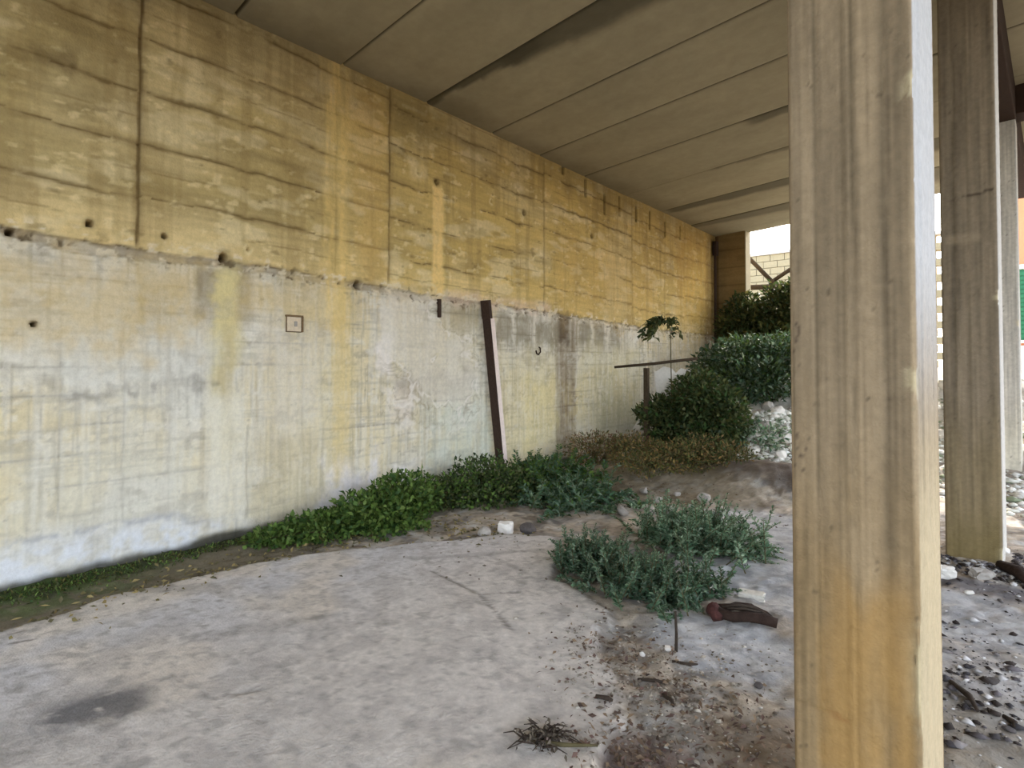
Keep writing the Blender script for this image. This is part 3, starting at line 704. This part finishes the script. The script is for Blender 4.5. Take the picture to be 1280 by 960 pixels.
# dry scrub further back
shrub('dry_scrub', 'low brown and olive scrub below the ivy covered post', 'weed', (1.75, 6.75), [(-.3, .1, .16, .5, .4, .22), (.3, 0, .16, .5, .4, .22), (.0, -.4, .10, .5, .35, .14)], 3000, .05, .018, BROWN + OLIVE, 31, 'dry scrub before the bank', 'dry', stems=14)
shrub('dry_scrub', 'yellow brown scrub in front of the rubble bank, beside the brown earth heap', 'weed', (2.3, 7.1), [(-.2, .2, .14, .45, .4, .20), (.25, 0, .12, .35, .35, .18)], 1800, .05, .018, BROWN[:2] + OLIVE + DARK[:2] + [lin(136, 112, 78)], 32, 'dry scrub before the bank', 'dry', stems=14)
# shrubs of the bank
p8 = G(852, 578)
shrub('dense_shrub', 'dark green shrub growing around the post under the thin rail', 'shrub', (p8[0], p8[1]), [(-.25, -.1, .66, .34, .4, .36), (.2, .15, .98, .46, .5, .42), (.05, 0, .40, .52, .45, .38), (-.52, -.2, .72, .14, .2, .14), (.50, .2, .70, .45, .45, .45), (.45, 0, .35, .4, .4, .3)], 10500, .085, .04, DARK + GREEN[2:3] + OLIVE[:2], 33, 'shrubs on the rubble bank', stems=16)
shrub('dense_shrub', 'blue green trailing shrub on the crest of the rubble bank', 'shrub', (2.2, 10.35), [(-.7, .2, .65, .65, .5, .5), (.0, .3, .72, .7, .5, .45), (-.2, -.3, .35, .75, .4, .40), (.75, .2, .65, .55, .5, .42), (-1.2, .4, .5, .5, .4, .45)], 11000, .095, .045, BLUEG + DARK[:2] + GREEN[:1], 34, 'shrubs on the rubble bank', stems=16)
shrub('dense_shrub', 'pale sunlit shrub low on the rubble bank beside the nearest pillar', 'shrub', (2.15, 8.5), [(-.15, 0, .2, .4, .3, .22), (.35, .1, .2, .4, .3, .20)], 700, .075, .035, SAGE + [lin(160, 176, 150)], 35, 'shrubs on the rubble bank', stems=10)
shrub('hedge_shrub', 'dark hedge shrub below the bright opening at the far end', 'shrub', (1.55, 12.9), [(-.75, 0, .85, .55, .35, .85), (.1, .1, 1.05, .7, .35, .85), (.9, 0, 1.0, .65, .35, .85), (0, -.2, .45, 1.2, .35, .5)], 13000, .12, .06, OLIVE + DARK[:2], 36, stems=18)
# arching sprig against the wall over the rail
b9 = AT(826, 448, 8.6)
def sprig():
    rng = np.random.RandomState(5)
    p = AT(838, 452, 8.6); g = hz(p[0], p[1])
    t = thing('arching_sprig', 'leafy sprig arching over the left end of the thin rail against the wall', 'plant', (p[0], p[1], g))
    topz = 1.5 + (HORIZON - 402) / F * 8.6 - g
    st = [([(0, 0, -.05), (.02, 0, .8), (.0, .0, topz - .12), (-.05, -.03, topz)], [.012, .01, .007, .005])]
    pos, dirs = [], []
    for k in range(13):
        az = rng.uniform(0, 2 * pi) if k > 3 else pi + rng.uniform(-.6, .9); ln = rng.uniform(.22, .40)
        pts = [np.array([-.05, -.03, topz]) + np.array([cos(az) * ln * u, sin(az) * ln * u, .10 * sin(u * 3.0) - .24 * u * u]) for u in (0, .25, .5, .75, 1)]
        st.append((pts, [.005, .004, .003, .003, .002]))
        for u in np.linspace(.1, 1, 26):
            i = min(int(u * 4), 3); f_ = u * 4 - i; pos.append(pts[i] * (1 - f_) + pts[i + 1] * f_); dirs.append(rng.normal(size=3) * .6 + np.array([cos(az), sin(az), -.4]))
    pos = np.array(pos); n = len(pos)
    leaf_mesh('foliage', pos, np.array(dirs), .10 * (.6 + .7 * rng.rand(n)), .05 * (.6 + .7 * rng.rand(n)), pal(rng, n, DARK + OLIVE[:2]), rng, M['leaf'], t)
    tubes('stem', st, M['stem'], t, 5)
sprig()
# trees and greenery outside
def moss(name, label, pts, n, L, cols, seed):
    rng = np.random.RandomState(seed); P = []
    for (x, y, rx, ry, w) in pts:
        k = int(n * w); a = rng.normal(size=(k, 2)) * .5
        P.append(np.stack([x + a[:, 0] * rx, y + a[:, 1] * ry], 1))
    P = np.concatenate(P); P = P[P[:, 0] > .04]; z = height(P[:, 0], P[:, 1])
    pos = np.stack([P[:, 0], P[:, 1], z - .004], 1); k = len(pos)
    d = rng.normal(size=(k, 3)) * .6 + np.array([0, 0, .8])
    o = leaf_mesh(name, pos, d, L * (.5 + rng.rand(k)), L * .4 * (.5 + rng.rand(k)), pal(rng, k, cols, .35), rng, M['leaf'], None)
    return tag(o, label, 'moss' if 'moss' in name else 'grass', kind='stuff')
moss('moss', 'dark green moss and seedlings in the damp gutter at the wall foot', [(.15, .9, .2, .7, .4), (.15, 1.9, .16, .9, .3), (.2, 2.8, .2, .5, .3)], 3500, .028, GREEN + OLIVE, 41)

# ------------------------------------------------------------------ GRIT, LITTER, STONES
def rock_bm(size, seed, sub=2, flat=.65):
    bm = bmesh.new(); bmesh.ops.create_icosphere(bm, subdivisions=sub, radius=.5)
    rng = np.random.RandomState(seed); pl = rng.normal(size=(9, 3)); pl /= np.linalg.norm(pl, axis=1, keepdims=True); off = rng.uniform(.28, .42, 9)
    for v in bm.verts:
        p = np.array(v.co)
        for a, o in zip(pl, off):
            dd = p @ a - o
            if dd > 0: p = p - a * dd * .9
        v.co = (p[0] * size[0], p[1] * size[1], p[2] * size[2])
    return bm
def rock(name, label, cat, x, y, size, seed, m, group=None, sink=.25, rot=0):
    bm = rock_bm([s * 1.3 for s in size], seed); me = bpy.data.meshes.new(name); bm.to_mesh(me); bm.free()
    o = link(name, me, m, None, False); zmin = min(v.co.z for v in me.vertices)
    o.location = (x, y, hz(x, y) - zmin * (1 - sink)); o.rotation_euler = (0, 0, rot); return tag(o, label, cat, group)
def block(name, label, cat, x, y, sx, sy, sz, rot, m, sink=.2, tilt=0.):
    bm = bmesh.new(); bmesh.ops.create_cube(bm, size=1)
    bmesh.ops.subdivide_edges(bm, edges=bm.edges, cuts=3, use_grid_fill=True); rng = np.random.RandomState(int(x * 100))
    for v in bm.verts:
        v.co = (v.co.x * sx + rng.normal() * sx * .03, v.co.y * sy + rng.normal() * sy * .03, v.co.z * sz + rng.normal() * sz * .03)
    bmesh.ops.bevel(bm, geom=[e for e in bm.edges if e.calc_face_angle(0) > .8], offset=min(sx, sy, sz) * .08, segments=1, affect='EDGES')
    me = bpy.data.meshes.new(name); bm.to_mesh(me); bm.free()
    o = link(name, me, m); o.location = (x, y, hz(x, y) + sz * (.5 - sink)); o.rotation_euler = (tilt, tilt * .5, rot); return tag(o, label, cat)

g = G(632, 662); block('concrete_block', 'small white broken block at the foot of the weeds by the wall', 'block', g[0], g[1], .13, .10, .10, .5, M['stonew'])
g = G(605, 668); rock('stone', 'grey stone left of the small white block under the olive weed', 'stone', g[0], g[1], (.13, .10, .09), 3, M['stone'])
g = G(660, 662); rock('stone', 'dark stone right of the small white block under the weeds', 'stone', g[0], g[1], (.14, .10, .09), 4, M['stoned'])
g = G(835, 808); rock('stone', 'small white stone near the upright stick in the dirt', 'stone', g[0], g[1], (.035, .03, .028), 5, M['stonew'])
g = G(803, 813); rock('stone', 'tiny pale stone left of the upright stick', 'stone', g[0], g[1], (.026, .02, .02), 6, M['stonew'])
g = G(948, 851); rock('stone', 'small dark stone on the grey cement skin left of the nearest pillar', 'stone', g[0], g[1], (.035, .03, .025), 7, M['stoned'])
g = G(925, 748); block('stone_slab', 'pale flat stone behind the curled dark bark', 'stone', g[0] + .04, g[1] + .1, .15, .09, .04, .3, mat('pale_flat_stone', lin(206, 200, 188), noise=.15, bump=.4))
g = G(1181, 718); block('stone', 'white angular stone at the left foot of the second pillar', 'stone', g[0], g[1], .11, .09, .09, .3, M['stonew'], .15, .15)
g = G(1228, 722); block('stone', 'pale broken lump in front of the second pillar', 'stone', g[0], g[1], .13, .08, .06, .8, M['stone'], .15, .2)
g = G(1254, 700); rock('stone', 'white stone at the right foot of the second pillar', 'stone', g[0], g[1], (.07, .06, .05), 9, M['stonew'])
g = G(1212, 740); rock('stone', 'small white pebble on the dark rubble before the second pillar', 'stone', g[0], g[1], (.05, .04, .03), 10, M['stonew'])
g = G(1240, 856); rock('stone', 'black stone lying on the grey ground right of the nearest pillar', 'stone', g[0], g[1], (.06, .035, .03), 11, M['stoned'])
g = G(1262, 910); rock('stone', 'small dark stone near the right edge, closest to the camera', 'stone', g[0], g[1], (.045, .03, .02), 12, M['stoned'])
g = G(1213, 880); rock('stone', 'dark pebble lying right of the foot of the nearest pillar', 'stone', g[0], g[1], (.04, .03, .02), 13, M['stoned'])
# pale stones on the bank
rngS = np.random.RandomState(8)
k = 0
for i in range(46):
    x, y = (rngS.uniform(1.9, 3.0), rngS.uniform(8.4, 9.5)) if i < 22 else (rngS.uniform(2.8, 6.2), rngS.uniform(8.7, 11.3))
    s = rngS.uniform(.08, .22)
    rock('rubble_stone', 'pale rubble stone lying loose on the slope of the far bank', 'stone', x, y, (s, s * rngS.uniform(.6, 1), s * rngS.uniform(.5, .8)), 100 + i, M['stonew'] if rngS.rand() < .7 else M['stone'], 'rubble stones on the far bank', .3, rngS.rand() * 6)
for i, (px, py) in enumerate([(805, 618), (822, 628), (846, 622), (862, 634), (812, 640), (835, 640), (790, 628), (853, 648), (880, 628), (900, 640), (778, 640)]):
    g = G(px, py); s = rngS.uniform(.07, .15)
    rock('rubble_stone', 'grey rubble stone among the dry scrub before the far bank', 'stone', g[0], g[1], (s, s * .8, s * .6), 200 + i, M['stone'], 'rubble stones in the dry scrub', .3, rngS.rand() * 6)
p = AT(842, 472, 8.9); 
block('stone_slab', 'large pale upright stone leaning in the shrub below the thin rail', 'stone', p[0], p[1], .56, .14, 1.42, .5, M['stonew'], .03, -.05)

def clear(P):
    k = P[:, 0] > .18
    for o in (P1, P2, P3): k &= (np.abs((P - o) @ pu) > PW / 2 + .04) | (np.abs((P - o) @ pv_) > PD / 2 + .04)
    return P[k]
def grit(name, label, cat, spots, n, smin, smax, cols, seed, flat=.6):
    rng = np.random.RandomState(seed); P = []
    for (x, y, rx, ry, w) in spots:
        kk = int(n * w); a = rng.normal(size=(kk, 2)) * .55; P.append(np.stack([x + a[:, 0] * rx, y + a[:, 1] * ry], 1))
    P = clear(np.concatenate(P)); k = len(P); z = height(P[:, 0], P[:, 1])
    ico = np.array([(1, 0, 0), (-1, 0, 0), (0, 1, 0), (0, -1, 0), (0, 0, 1), (0, 0, -1)], float)
    fcs = np.array([(0, 2, 4), (2, 1, 4), (1, 3, 4), (3, 0, 4), (2, 0, 5), (1, 2, 5), (3, 1, 5), (0, 3, 5)])
    s = smin * (smax / smin) ** (rng.rand(k) ** 1.8)
    V = ico[None] * (s[:, None, None] * .5) * (1 + .5 * (rng.rand(k, 6, 1) - .5)); V[:, :, 2] *= flat
    th = rng.rand(k) * 6.28; c, sn = np.cos(th)[:, None], np.sin(th)[:, None]; el = 1 + rng.rand(k)[:, None] * .8
    X = V[:, :, 0] * el; Yv = V[:, :, 1]
    V = np.stack([X * c - Yv * sn + P[:, :1], X * sn + Yv * c + P[:, 1:], V[:, :, 2] + z[:, None] + s[:, None] * .12], 2)
    Fc = (np.arange(k)[:, None, None] * 6 + fcs[None]).reshape(-1, 3)
    o = link(name, mesh_np(name, V.reshape(-1, 3), Fc, np.repeat(pal(rng, k, cols, .25), 6, 0)), M['gravel'])
    return tag(o, label, cat, kind='stuff')
STC = [lin(150, 142, 130), lin(166, 156, 142), lin(126, 116, 104), lin(112, 100, 88), lin(184, 176, 164)]
dp = [(*G(800, 840), .4, .4, .22), (*G(880, 880), .3, .3, .16), (*G(930, 820), .4, .4, .06), (*G(840, 930), .4, .3, .16), (*G(780, 790), .35, .4, .10), (*G(830, 640), 1.2, .9, .2), (*G(720, 690), .5, .5, .04), (*G(560, 690), 1.2, .5, .06)]
grit('gravel', 'loose grit and crumbs of mortar over the dirt beside the pavement', 'gravel', dp, 2400, .005, .026, STC, 51)
grit('rubble_litter', 'dark rubble crumbs heaped around the foot of the second pillar', 'rubble', [(5.05, 5.5, .55, .28, .62), (5.35, 5.2, .4, .45, .16), (*G(1225, 860), .4, .7, .22)], 3600, .006, .055, [lin(70, 66, 68), lin(96, 90, 92), lin(120, 114, 112), lin(200, 196, 194), lin(54, 46, 42)], 52)
grit('bank_rubble', 'pale broken rubble covering the far bank', 'rubble', [(2.5, 8.85, .75, .6, .45), (3.4, 9.4, 1.4, 1.0, .2), (4.8, 9.6, 1.2, 1.2, .25), (5.5, 8.6, .7, 1.0, .1)], 4600, .03, .13, [lin(238, 236, 230), lin(226, 222, 214), lin(206, 204, 192), lin(140, 148, 122)], 53)
def litter(name, label, spots, n, L, cols, seed):
    rng = np.random.RandomState(seed); P = []
    for (x, y, rx, ry, w) in spots:
        kk = int(n * w); a = rng.normal(size=(kk, 2)) * .5; P.append(np.stack([x + a[:, 0] * rx, y + a[:, 1] * ry], 1))
    P = clear(np.concatenate(P)); k = len(P); z = height(P[:, 0], P[:, 1]) + .003 + rng.rand(k) * .006
    d = rng.normal(size=(k, 3)); d[:, 2] = np.abs(d[:, 2]) * .25
    o = leaf_mesh(name, np.stack([P[:, 0], P[:, 1], z], 1), d, L * (.5 + rng.rand(k)), L * .45 * (.5 + rng.rand(k)), pal(rng, k, cols, .3), rng, M['dry'], None, .1)
    return tag(o, label, 'leaf litter', kind='stuff')
litter('leaf_litter', 'brown dead leaf litter on the dirt left of the nearest pillar', [(*G(810, 955), .3, .22, .30), (*G(930, 925), .4, .3, .2), (*G(830, 850), .5, .45, .2), (*G(770, 800), .3, .35, .1), (*G(840, 620), 1.0, .7, .2)], 1100, .030, [lin(104, 82, 74), lin(122, 100, 82), lin(94, 78, 68), lin(134, 114, 92)], 54)
litter('leaf_litter', 'dead leaves and grass blades along the pavement edge by the wall', [(.7, 1.4, .35, .9, .35), (.8, 2.6, .3, .6, .3), (1.3, 3.6, .7, .4, .35)], 700, .04, [lin(150, 134, 90), lin(110, 100, 64), lin(90, 84, 60)], 55)

# ------------------------------------------------------------------ DEAD WOOD
def curved_bark():
    x, y = G(925, 775); z = hz(x, y)
    t = thing('curled_bark', 'curled piece of dark rotten bark with reddish end beside the feathery clump', 'wood', (x, y, z), radians(40.6))
    # local axes: x to the right in view, y away
    s = 2.55 / F
    def pt(px, py, h): return np.array([(px - 925) * s * 1.28, (775 - py) * s * 1.15, h])
    tubes('front_ridge', [([pt(900, 752, .05), pt(903, 766, .045), pt(915, 776, .04), pt(935, 778, .045), pt(952, 782, .04), pt(965, 791, .03)], [.026, .030, .030, .030, .032, .028])], M['bark'], t, 9)
    tubes('back_ridge', [([pt(905, 754, .055), pt(925, 755, .06), pt(945, 762, .065), pt(958, 774, .05), pt(964, 788, .03)], [.022, .020, .022, .020, .018])], M['bark'], t, 9)
    tubes('thin_strip', [([pt(910, 750, .04), pt(930, 746, .06), pt(948, 752, .06), pt(957, 766, .045)], [.012, .015, .015, .010])], M['bark'], t, 7)
    tubes('splinter', [([pt(908, 760, .07), pt(928, 764, .085), pt(946, 769, .08), pt(962, 782, .05)], [.006, .009, .009, .005]), ([pt(912, 768, .075), pt(932, 772, .08), pt(950, 777, .07)], [.005, .008, .004])], M['twig'], t, 6)
    e = tubes('broken_end', [([pt(898, 746, .02), pt(897, 758, .055), pt(899, 772, .02)], [.032, .042, .034])], M['barkred'], t, 9); e['label'] = 'reddish broken end'
    return t
curved_bark()
def stick(name, label, pts, rad, m='twig', cat='stick'):
    P = [np.array(p, float) for p in pts]; o0 = P[0].copy()
    o = tubes(name, [([p - o0 for p in P], rad)], M[m], None, 7); o.location = o0; return tag(o, label, cat)
g = G(845, 812); z = hz(*g)
stick('upright_stick', 'thin dark stick standing upright in the dirt near the feathery clump', [(g[0], g[1], z - .03), (g[0] + .003, g[1], z + .09), (g[0] - .004, g[1] + .004, z + .205)], [.009, .008, .006])
def flat_stick(label, pa, pb, r, bow=.02, name='twig', m='twig'):
    a, b = G(*pa), G(*pb); mx, my = (a[0] + b[0]) / 2 + bow, (a[1] + b[1]) / 2
    return stick(name, label, [(a[0], a[1], hz(*a) + r * .6), (mx, my, hz(mx, my) + r * 1.2), (b[0], b[1], hz(*b) + r * .6)], [r * .7, r, r * .5], m)
flat_stick('dark twig lying in the middle of the dirt patch', (797, 846), (832, 852), .009)
flat_stick('short dark twig at the pavement edge, lower part of the dirt patch', (745, 875), (766, 881), .011)
flat_stick('twig lying below the upright stick', (840, 824), (872, 825), .008)
flat_stick('dark twig low in the dirt patch, right of the short one at the pavement edge', (828, 870), (842, 884), .010)
flat_stick('thick dark branch lying in the rubble right of the second pillar', (1250, 712), (1292, 735), .045, .02, 'branch', 'bark')
flat_stick('dark flat stick on the grey ground right of the nearest pillar', (1188, 855), (1222, 890), .014)
flat_stick('short dark twig near the right edge behind the small dark stone', (1254, 895), (1268, 906), .012)
flat_stick('reddish twig lying on the rubble left of the tall feathery weed by the wall', (700, 612), (735, 598), .012)
def tuft():
    rng = np.random.RandomState(9); x, y = G(682, 930); z = hz(x, y)
    t = thing('dead_weed_tuft', 'dead grey-brown weed tuft with a long stalk lying on the pavement', 'dead weed', (x, y, z), radians(40.6))
    lst = []
    for k in range(34):
        a = rng.uniform(0, 2 * pi); ln = rng.uniform(.05, .13); p0 = np.array([rng.normal() * .03, rng.normal() * .025, .006])
        lst.append(([p0, p0 + np.array([cos(a) * ln * .5, sin(a) * ln * .4, .02]), p0 + np.array([cos(a) * ln, sin(a) * ln * .7, .004])], [.004, .003, .0015]))
    tubes('tangle', lst, M['twig'], t, 5)
    tubes('stalk', [([(.0, -.03, .01), (.07, -.05, .015), (.14, -.045, .010), (.20, -.04, .006)], [.009, .008, .006, .004])], M['stem'], t, 6)
    pos = rng.normal(size=(160, 3)) * np.array([.045, .035, .012]) + np.array([0, 0, .014]); pos[:, 2] = np.abs(pos[:, 2])
    leaf_mesh('dry_foliage', pos, rng.normal(size=(160, 3)) * np.array([1, 1, .3]), .03 * (.5 + rng.rand(160)), .012 * (.5 + rng.rand(160)), pal(rng, 160, [lin(88, 80, 70), lin(112, 102, 88), lin(70, 60, 52)]), rng, M['dry'], t)
tuft()
g = G(684, 934); rock('stone', 'small pinkish stone caught in the dead weed tuft', 'stone', g[0], g[1], (.03, .022, .02), 31, mat('pink_stone', lin(206, 186, 180), noise=.1))

# ------------------------------------------------------------------ FIXTURES ON THE WALL
def leaning_steel():
    y0, z0 = W(601, 376); y1, z1 = W(622, 600)
    t = thing('leaning_steel_angle', 'rusty steel angle leaning against the wall, one flange dark, the other coloured pale as lit', 'steel angle', (0.06, y1, z1))
    e = np.array([0, y0 - y1, z0 - z1]); L = np.linalg.norm(e); e = e / L; s = np.array([0, e[2], -e[1]])   # s: along +Y
    def flange(name, a, b, xa, xb, m, z_a, z_b):
        bm = bmesh.new(); vs = []
        for (l0) in (z_a, z_b):
            for (dy, x) in ((a, xa), (b, xa), (b, xb), (a, xb)):
                p = e * L * l0 + s * dy; vs.append(bm.verts.new((x, p[1], p[2])))
        for f in ((3, 2, 1, 0), (4, 5, 6, 7), (0, 1, 5, 4), (1, 2, 6, 5), (2, 3, 7, 6), (3, 0, 4, 7)): bm.faces.new([vs[i] for i in f])
        bmesh.ops.bevel(bm, geom=list(bm.edges), offset=.002, segments=1, affect='EDGES')
        me = bpy.data.meshes.new(name); bm.to_mesh(me); bm.free(); return link(name, me, m, t)
    flange('web', -.014, .0, -.05, .085, M['rust'], -.06, 1.0)
    f = flange('flange', .001, .075, .062, .085, M['pale'], -.06, .90); f['label'] = 'flange coloured pale as lit'  # same steel: lit side coloured pale, shaded web dark
    flange('top_cap', -.022, .03, -.05, .092, M['rust'], .90, 1.0)
leaning_steel()
def rod():
    y, z = W(548, 374); y2, z2 = W(550, 397)
    o = boxes('rusty_stub', [(0, 0, 0, .05, .036, z - z2)], M['rust'], None, .004); o.location = (.012, y, (z + z2) / 2)
    tag(o, 'short rusty steel stub in the wall joint below the long yellow streak', 'steel stub')
rod()
def hatch():
    y, z = W(367, 405); s = .15
    t = thing('wall_box', 'small square box with a pale cover set in the lower wall', 'box', (0, y, z))
    boxes('frame', [(.010, 0, s / 2, .035, s + .02, .018), (.004, 0, -s / 2, .02, s + .01, .006), (.010, s / 2 + .006, 0, .035, .014, s), (.004, -s / 2, 0, .02, .006, s)], mat('brown_box_edge', lin(120, 98, 72), noise=.3, nscale=40), t, .002)
    boxes('cover', [(.006, 0, 0, .02, s * .94, s * .94)], M['plaster'], t, .004)
    boxes('knob', [(.022, .01, .0, .02, .025, .05)], M['stone'], t, .003)
hatch()
def hook():
    y, z = W(672, 440); o = tubes('iron_hook', [([(-.02, .03, .08), (.02, .035, .06), (.03, .03, .0), (.03, -.02, -.04), (.03, -.06, -.02), (.03, -.075, .02)], .011)], M['rust'], None, 7)
    o.location = (.0, y, z); tag(o, 'small dark iron hook in the wall right of the leaning steel', 'hook')
hook()
def corner_pipe():
    o = tubes('corner_pipe', [([(0, 0, 0), (0, .01, 1.6), (.01, 0, 3.0)], .03)], M['rust'], None, 9); o.location = (.07, 13.2, 1.35); tag(o, 'thin dark pipe running up the far corner of the wall', 'pipe')
    f = boxes('bracket', [(0, .06, 2.9, .09, .16, .34)], M['rust'], o, .01)
corner_pipe()
# post and thin rail in front of the wall
def rail():
    a = AT(768, 459, 8.7); b = AT(872, 448, 8.3); g = AT(808, 460, 8.55)
    gz = hz(g[0], g[1])
    t = thing('post_and_rail', 'dark thin rail carried on a slim post in the shrub before the far bank', 'rail', (g[0], g[1], gz))
    rel = lambda p: np.array([p[0] - g[0], p[1] - g[1], p[2] - gz])
    ra, rb = rel(a), rel(b)
    tubes('rail', [([ra, (ra + rb) / 2 + np.array([0, 0, -.01]), rb], [.022, .026, .024])], M['wood'], t, 6)
    boxes('post', [(0, 0, (g[2] - gz) / 2 - .05, .07, .07, (g[2] - gz) + .1)], M['wood'], t, .006)
    return t
rail()
def brace():
    p0 = AT(922, 308, 14.2); p1 = AT(965, 352, 13.9); p2 = AT(1010, 322, 13.7)
    q0 = AT(905, 361, 13.9); q1 = AT(1010, 356, 13.7)
    base = AT(965, 440, 13.9)
    gz = hz(base[0], base[1])
    t = thing('timber_brace', 'dark crossed timbers silhouetted in the bright opening at the far end', 'timber frame', (base[0], base[1], gz))
    R = lambda p: np.array([p[0] - base[0], p[1] - base[1], p[2] - gz])
    for a, b in ((p0, p1), (p1, p2)): tubes('diagonal', [([R(a), (R(a) + R(b)) / 2, R(b)], .055)], M['wood'], t, 6)
    tubes('rail', [([R(q0), R(q1)], .07)], M['wood'], t, 6)
    boxes('post', [(R(p1)[0], R(p1)[1], R(p1)[2] / 2, .12, .12, R(p1)[2] + .1)], M['wood'], t, .01)
brace()

# ------------------------------------------------------------------ OUTSIDE
def garden_wall():
    Y0 = 18.0
    t = thing('block_wall', 'cream block wall standing in daylight beyond the far end of the deck', 'wall', (-1.0, Y0, 1.2))
    H = 3.6
    bl = []
    rng = np.random.RandomState(4)
    nrow = 18; hh = H / nrow
    for r_ in range(nrow):
        x = -8 + (r_ % 2) * .2
        while x < 5.0:
            bl.append((x + .2, 0, (r_ + .5) * hh, .385, .3 + rng.uniform(-.008, .008), hh - .015)); x += .4
    boxes('blockwork', bl, M['cream'], t, 0)
    boxes('coping', [(-1.4, 0, H + .04, 13.4, .42, .08)], M['stonew'], t, .01)
garden_wall()
def house():
    x0, y0 = 5.2, 20.5
    t = thing('orange_house', 'orange rendered house with green shutters beyond the right side', 'house', (x0, y0, 1.0))
    H = 6.0
    boxes('wall', [(3.6, 2, H / 2 - .3, 7.2, 4, H + .6)], M['orange'], t, .02)
    boxes('roof', [(3.6, 1.9, H + .12, 8.0, 4.8, .28), (3.6, 1.9, H + .35, 7.0, 3.8, .2)], M['tile'], t, .03)
    for i, xx in enumerate((.16, 2.5, 4.8)):
        f = boxes('shutter', [(xx + .42, -.05, 2.1, .84, .1, 1.9)] , M['green'], t, .01)
        boxes('slat', [(xx + .42, -.11, 1.25 + .12 * k, .72, .03, .09) for k in range(15)], M['green'], f, .005)
        boxes('lintel', [(xx + .42, -.08, 3.12, 1.0, .16, .12)], M['whitep'], t, .005)
        boxes('sill', [(xx + .42, -.1, 1.1, 1.0, .2, .08)], M['whitep'], t, .005)
    boxes('plinth', [(3.6, -.04, .35, 7.25, .1, 1.3)], M['whitep'], t, .01)
house()
def tree(name, label, x, y, h, r_, n, cols, seed):
    return shrub(name, label, 'tree', (x, y), [(0, 0, h * .62, r_, r_, h * .3), (r_ * .4, 0, h * .5, r_ * .7, r_ * .7, h * .25), (-r_ * .5, .2, h * .48, r_ * .6, r_ * .6, h * .22)], n, .22, .11, cols, seed, 'trees beyond the deck', stems=12)

# ------------------------------------------------------------------ LIGHT, SKY, CAMERA
SUN_EL, SUN_AZ = radians(36), radians(-8)      # azimuth from +Y towards +X
w = bpy.data.worlds.new('World'); SC.world = w; w.use_nodes = True
nt = w.node_tree; bg = nt.nodes['Background']
sky = nt.nodes.new('ShaderNodeTexSky'); sky.sky_type = 'NISHITA'; sky.sun_disc = False
sky.sun_elevation = SUN_EL; sky.sun_rotation = SUN_AZ; sky.air_density = 1.0; sky.dust_density = 3.0; sky.ozone_density = .6
hs = nt.nodes.new('ShaderNodeHueSaturation'); hs.inputs['Saturation'].default_value = .5
nt.links.new(sky.outputs[0], hs.inputs['Color']); nt.links.new(hs.outputs[0], bg.inputs['Color']); bg.inputs['Strength'].default_value = .32
sl = bpy.data.lights.new('sun', 'SUN'); sl.energy = 2.6; sl.angle = radians(.8); sl.color = (1, .93, .82)
so = bpy.data.objects.new('sun', sl); COL.objects.link(so)
dirv = Vector((sin(SUN_AZ) * cos(SUN_EL), cos(SUN_AZ) * cos(SUN_EL), sin(SUN_EL)))
so.rotation_euler = dirv.to_track_quat('Z', 'Y').to_euler(); so.location = (8, 20, 20)

cd = bpy.data.cameras.new('camera'); co = bpy.data.objects.new('camera', cd); COL.objects.link(co)
cd.sensor_width = 36; cd.sensor_fit = 'HORIZONTAL'; cd.lens = F / 1280 * 36
cd.shift_y = -(480 - PY0) / 1280; cd.clip_start = .05; cd.clip_end = 300
co.location = CAM; co.rotation_euler = (pi / 2 + PITCH, 0, YAW)
SC.camera = co
vs = SC.view_settings; vs.view_transform = 'Standard'; vs.look = 'None'; vs.gamma = 1; vs.exposure = 1.85; vs.use_curve_mapping = False
SC.cycles.max_bounces = 10; SC.cycles.diffuse_bounces = 6
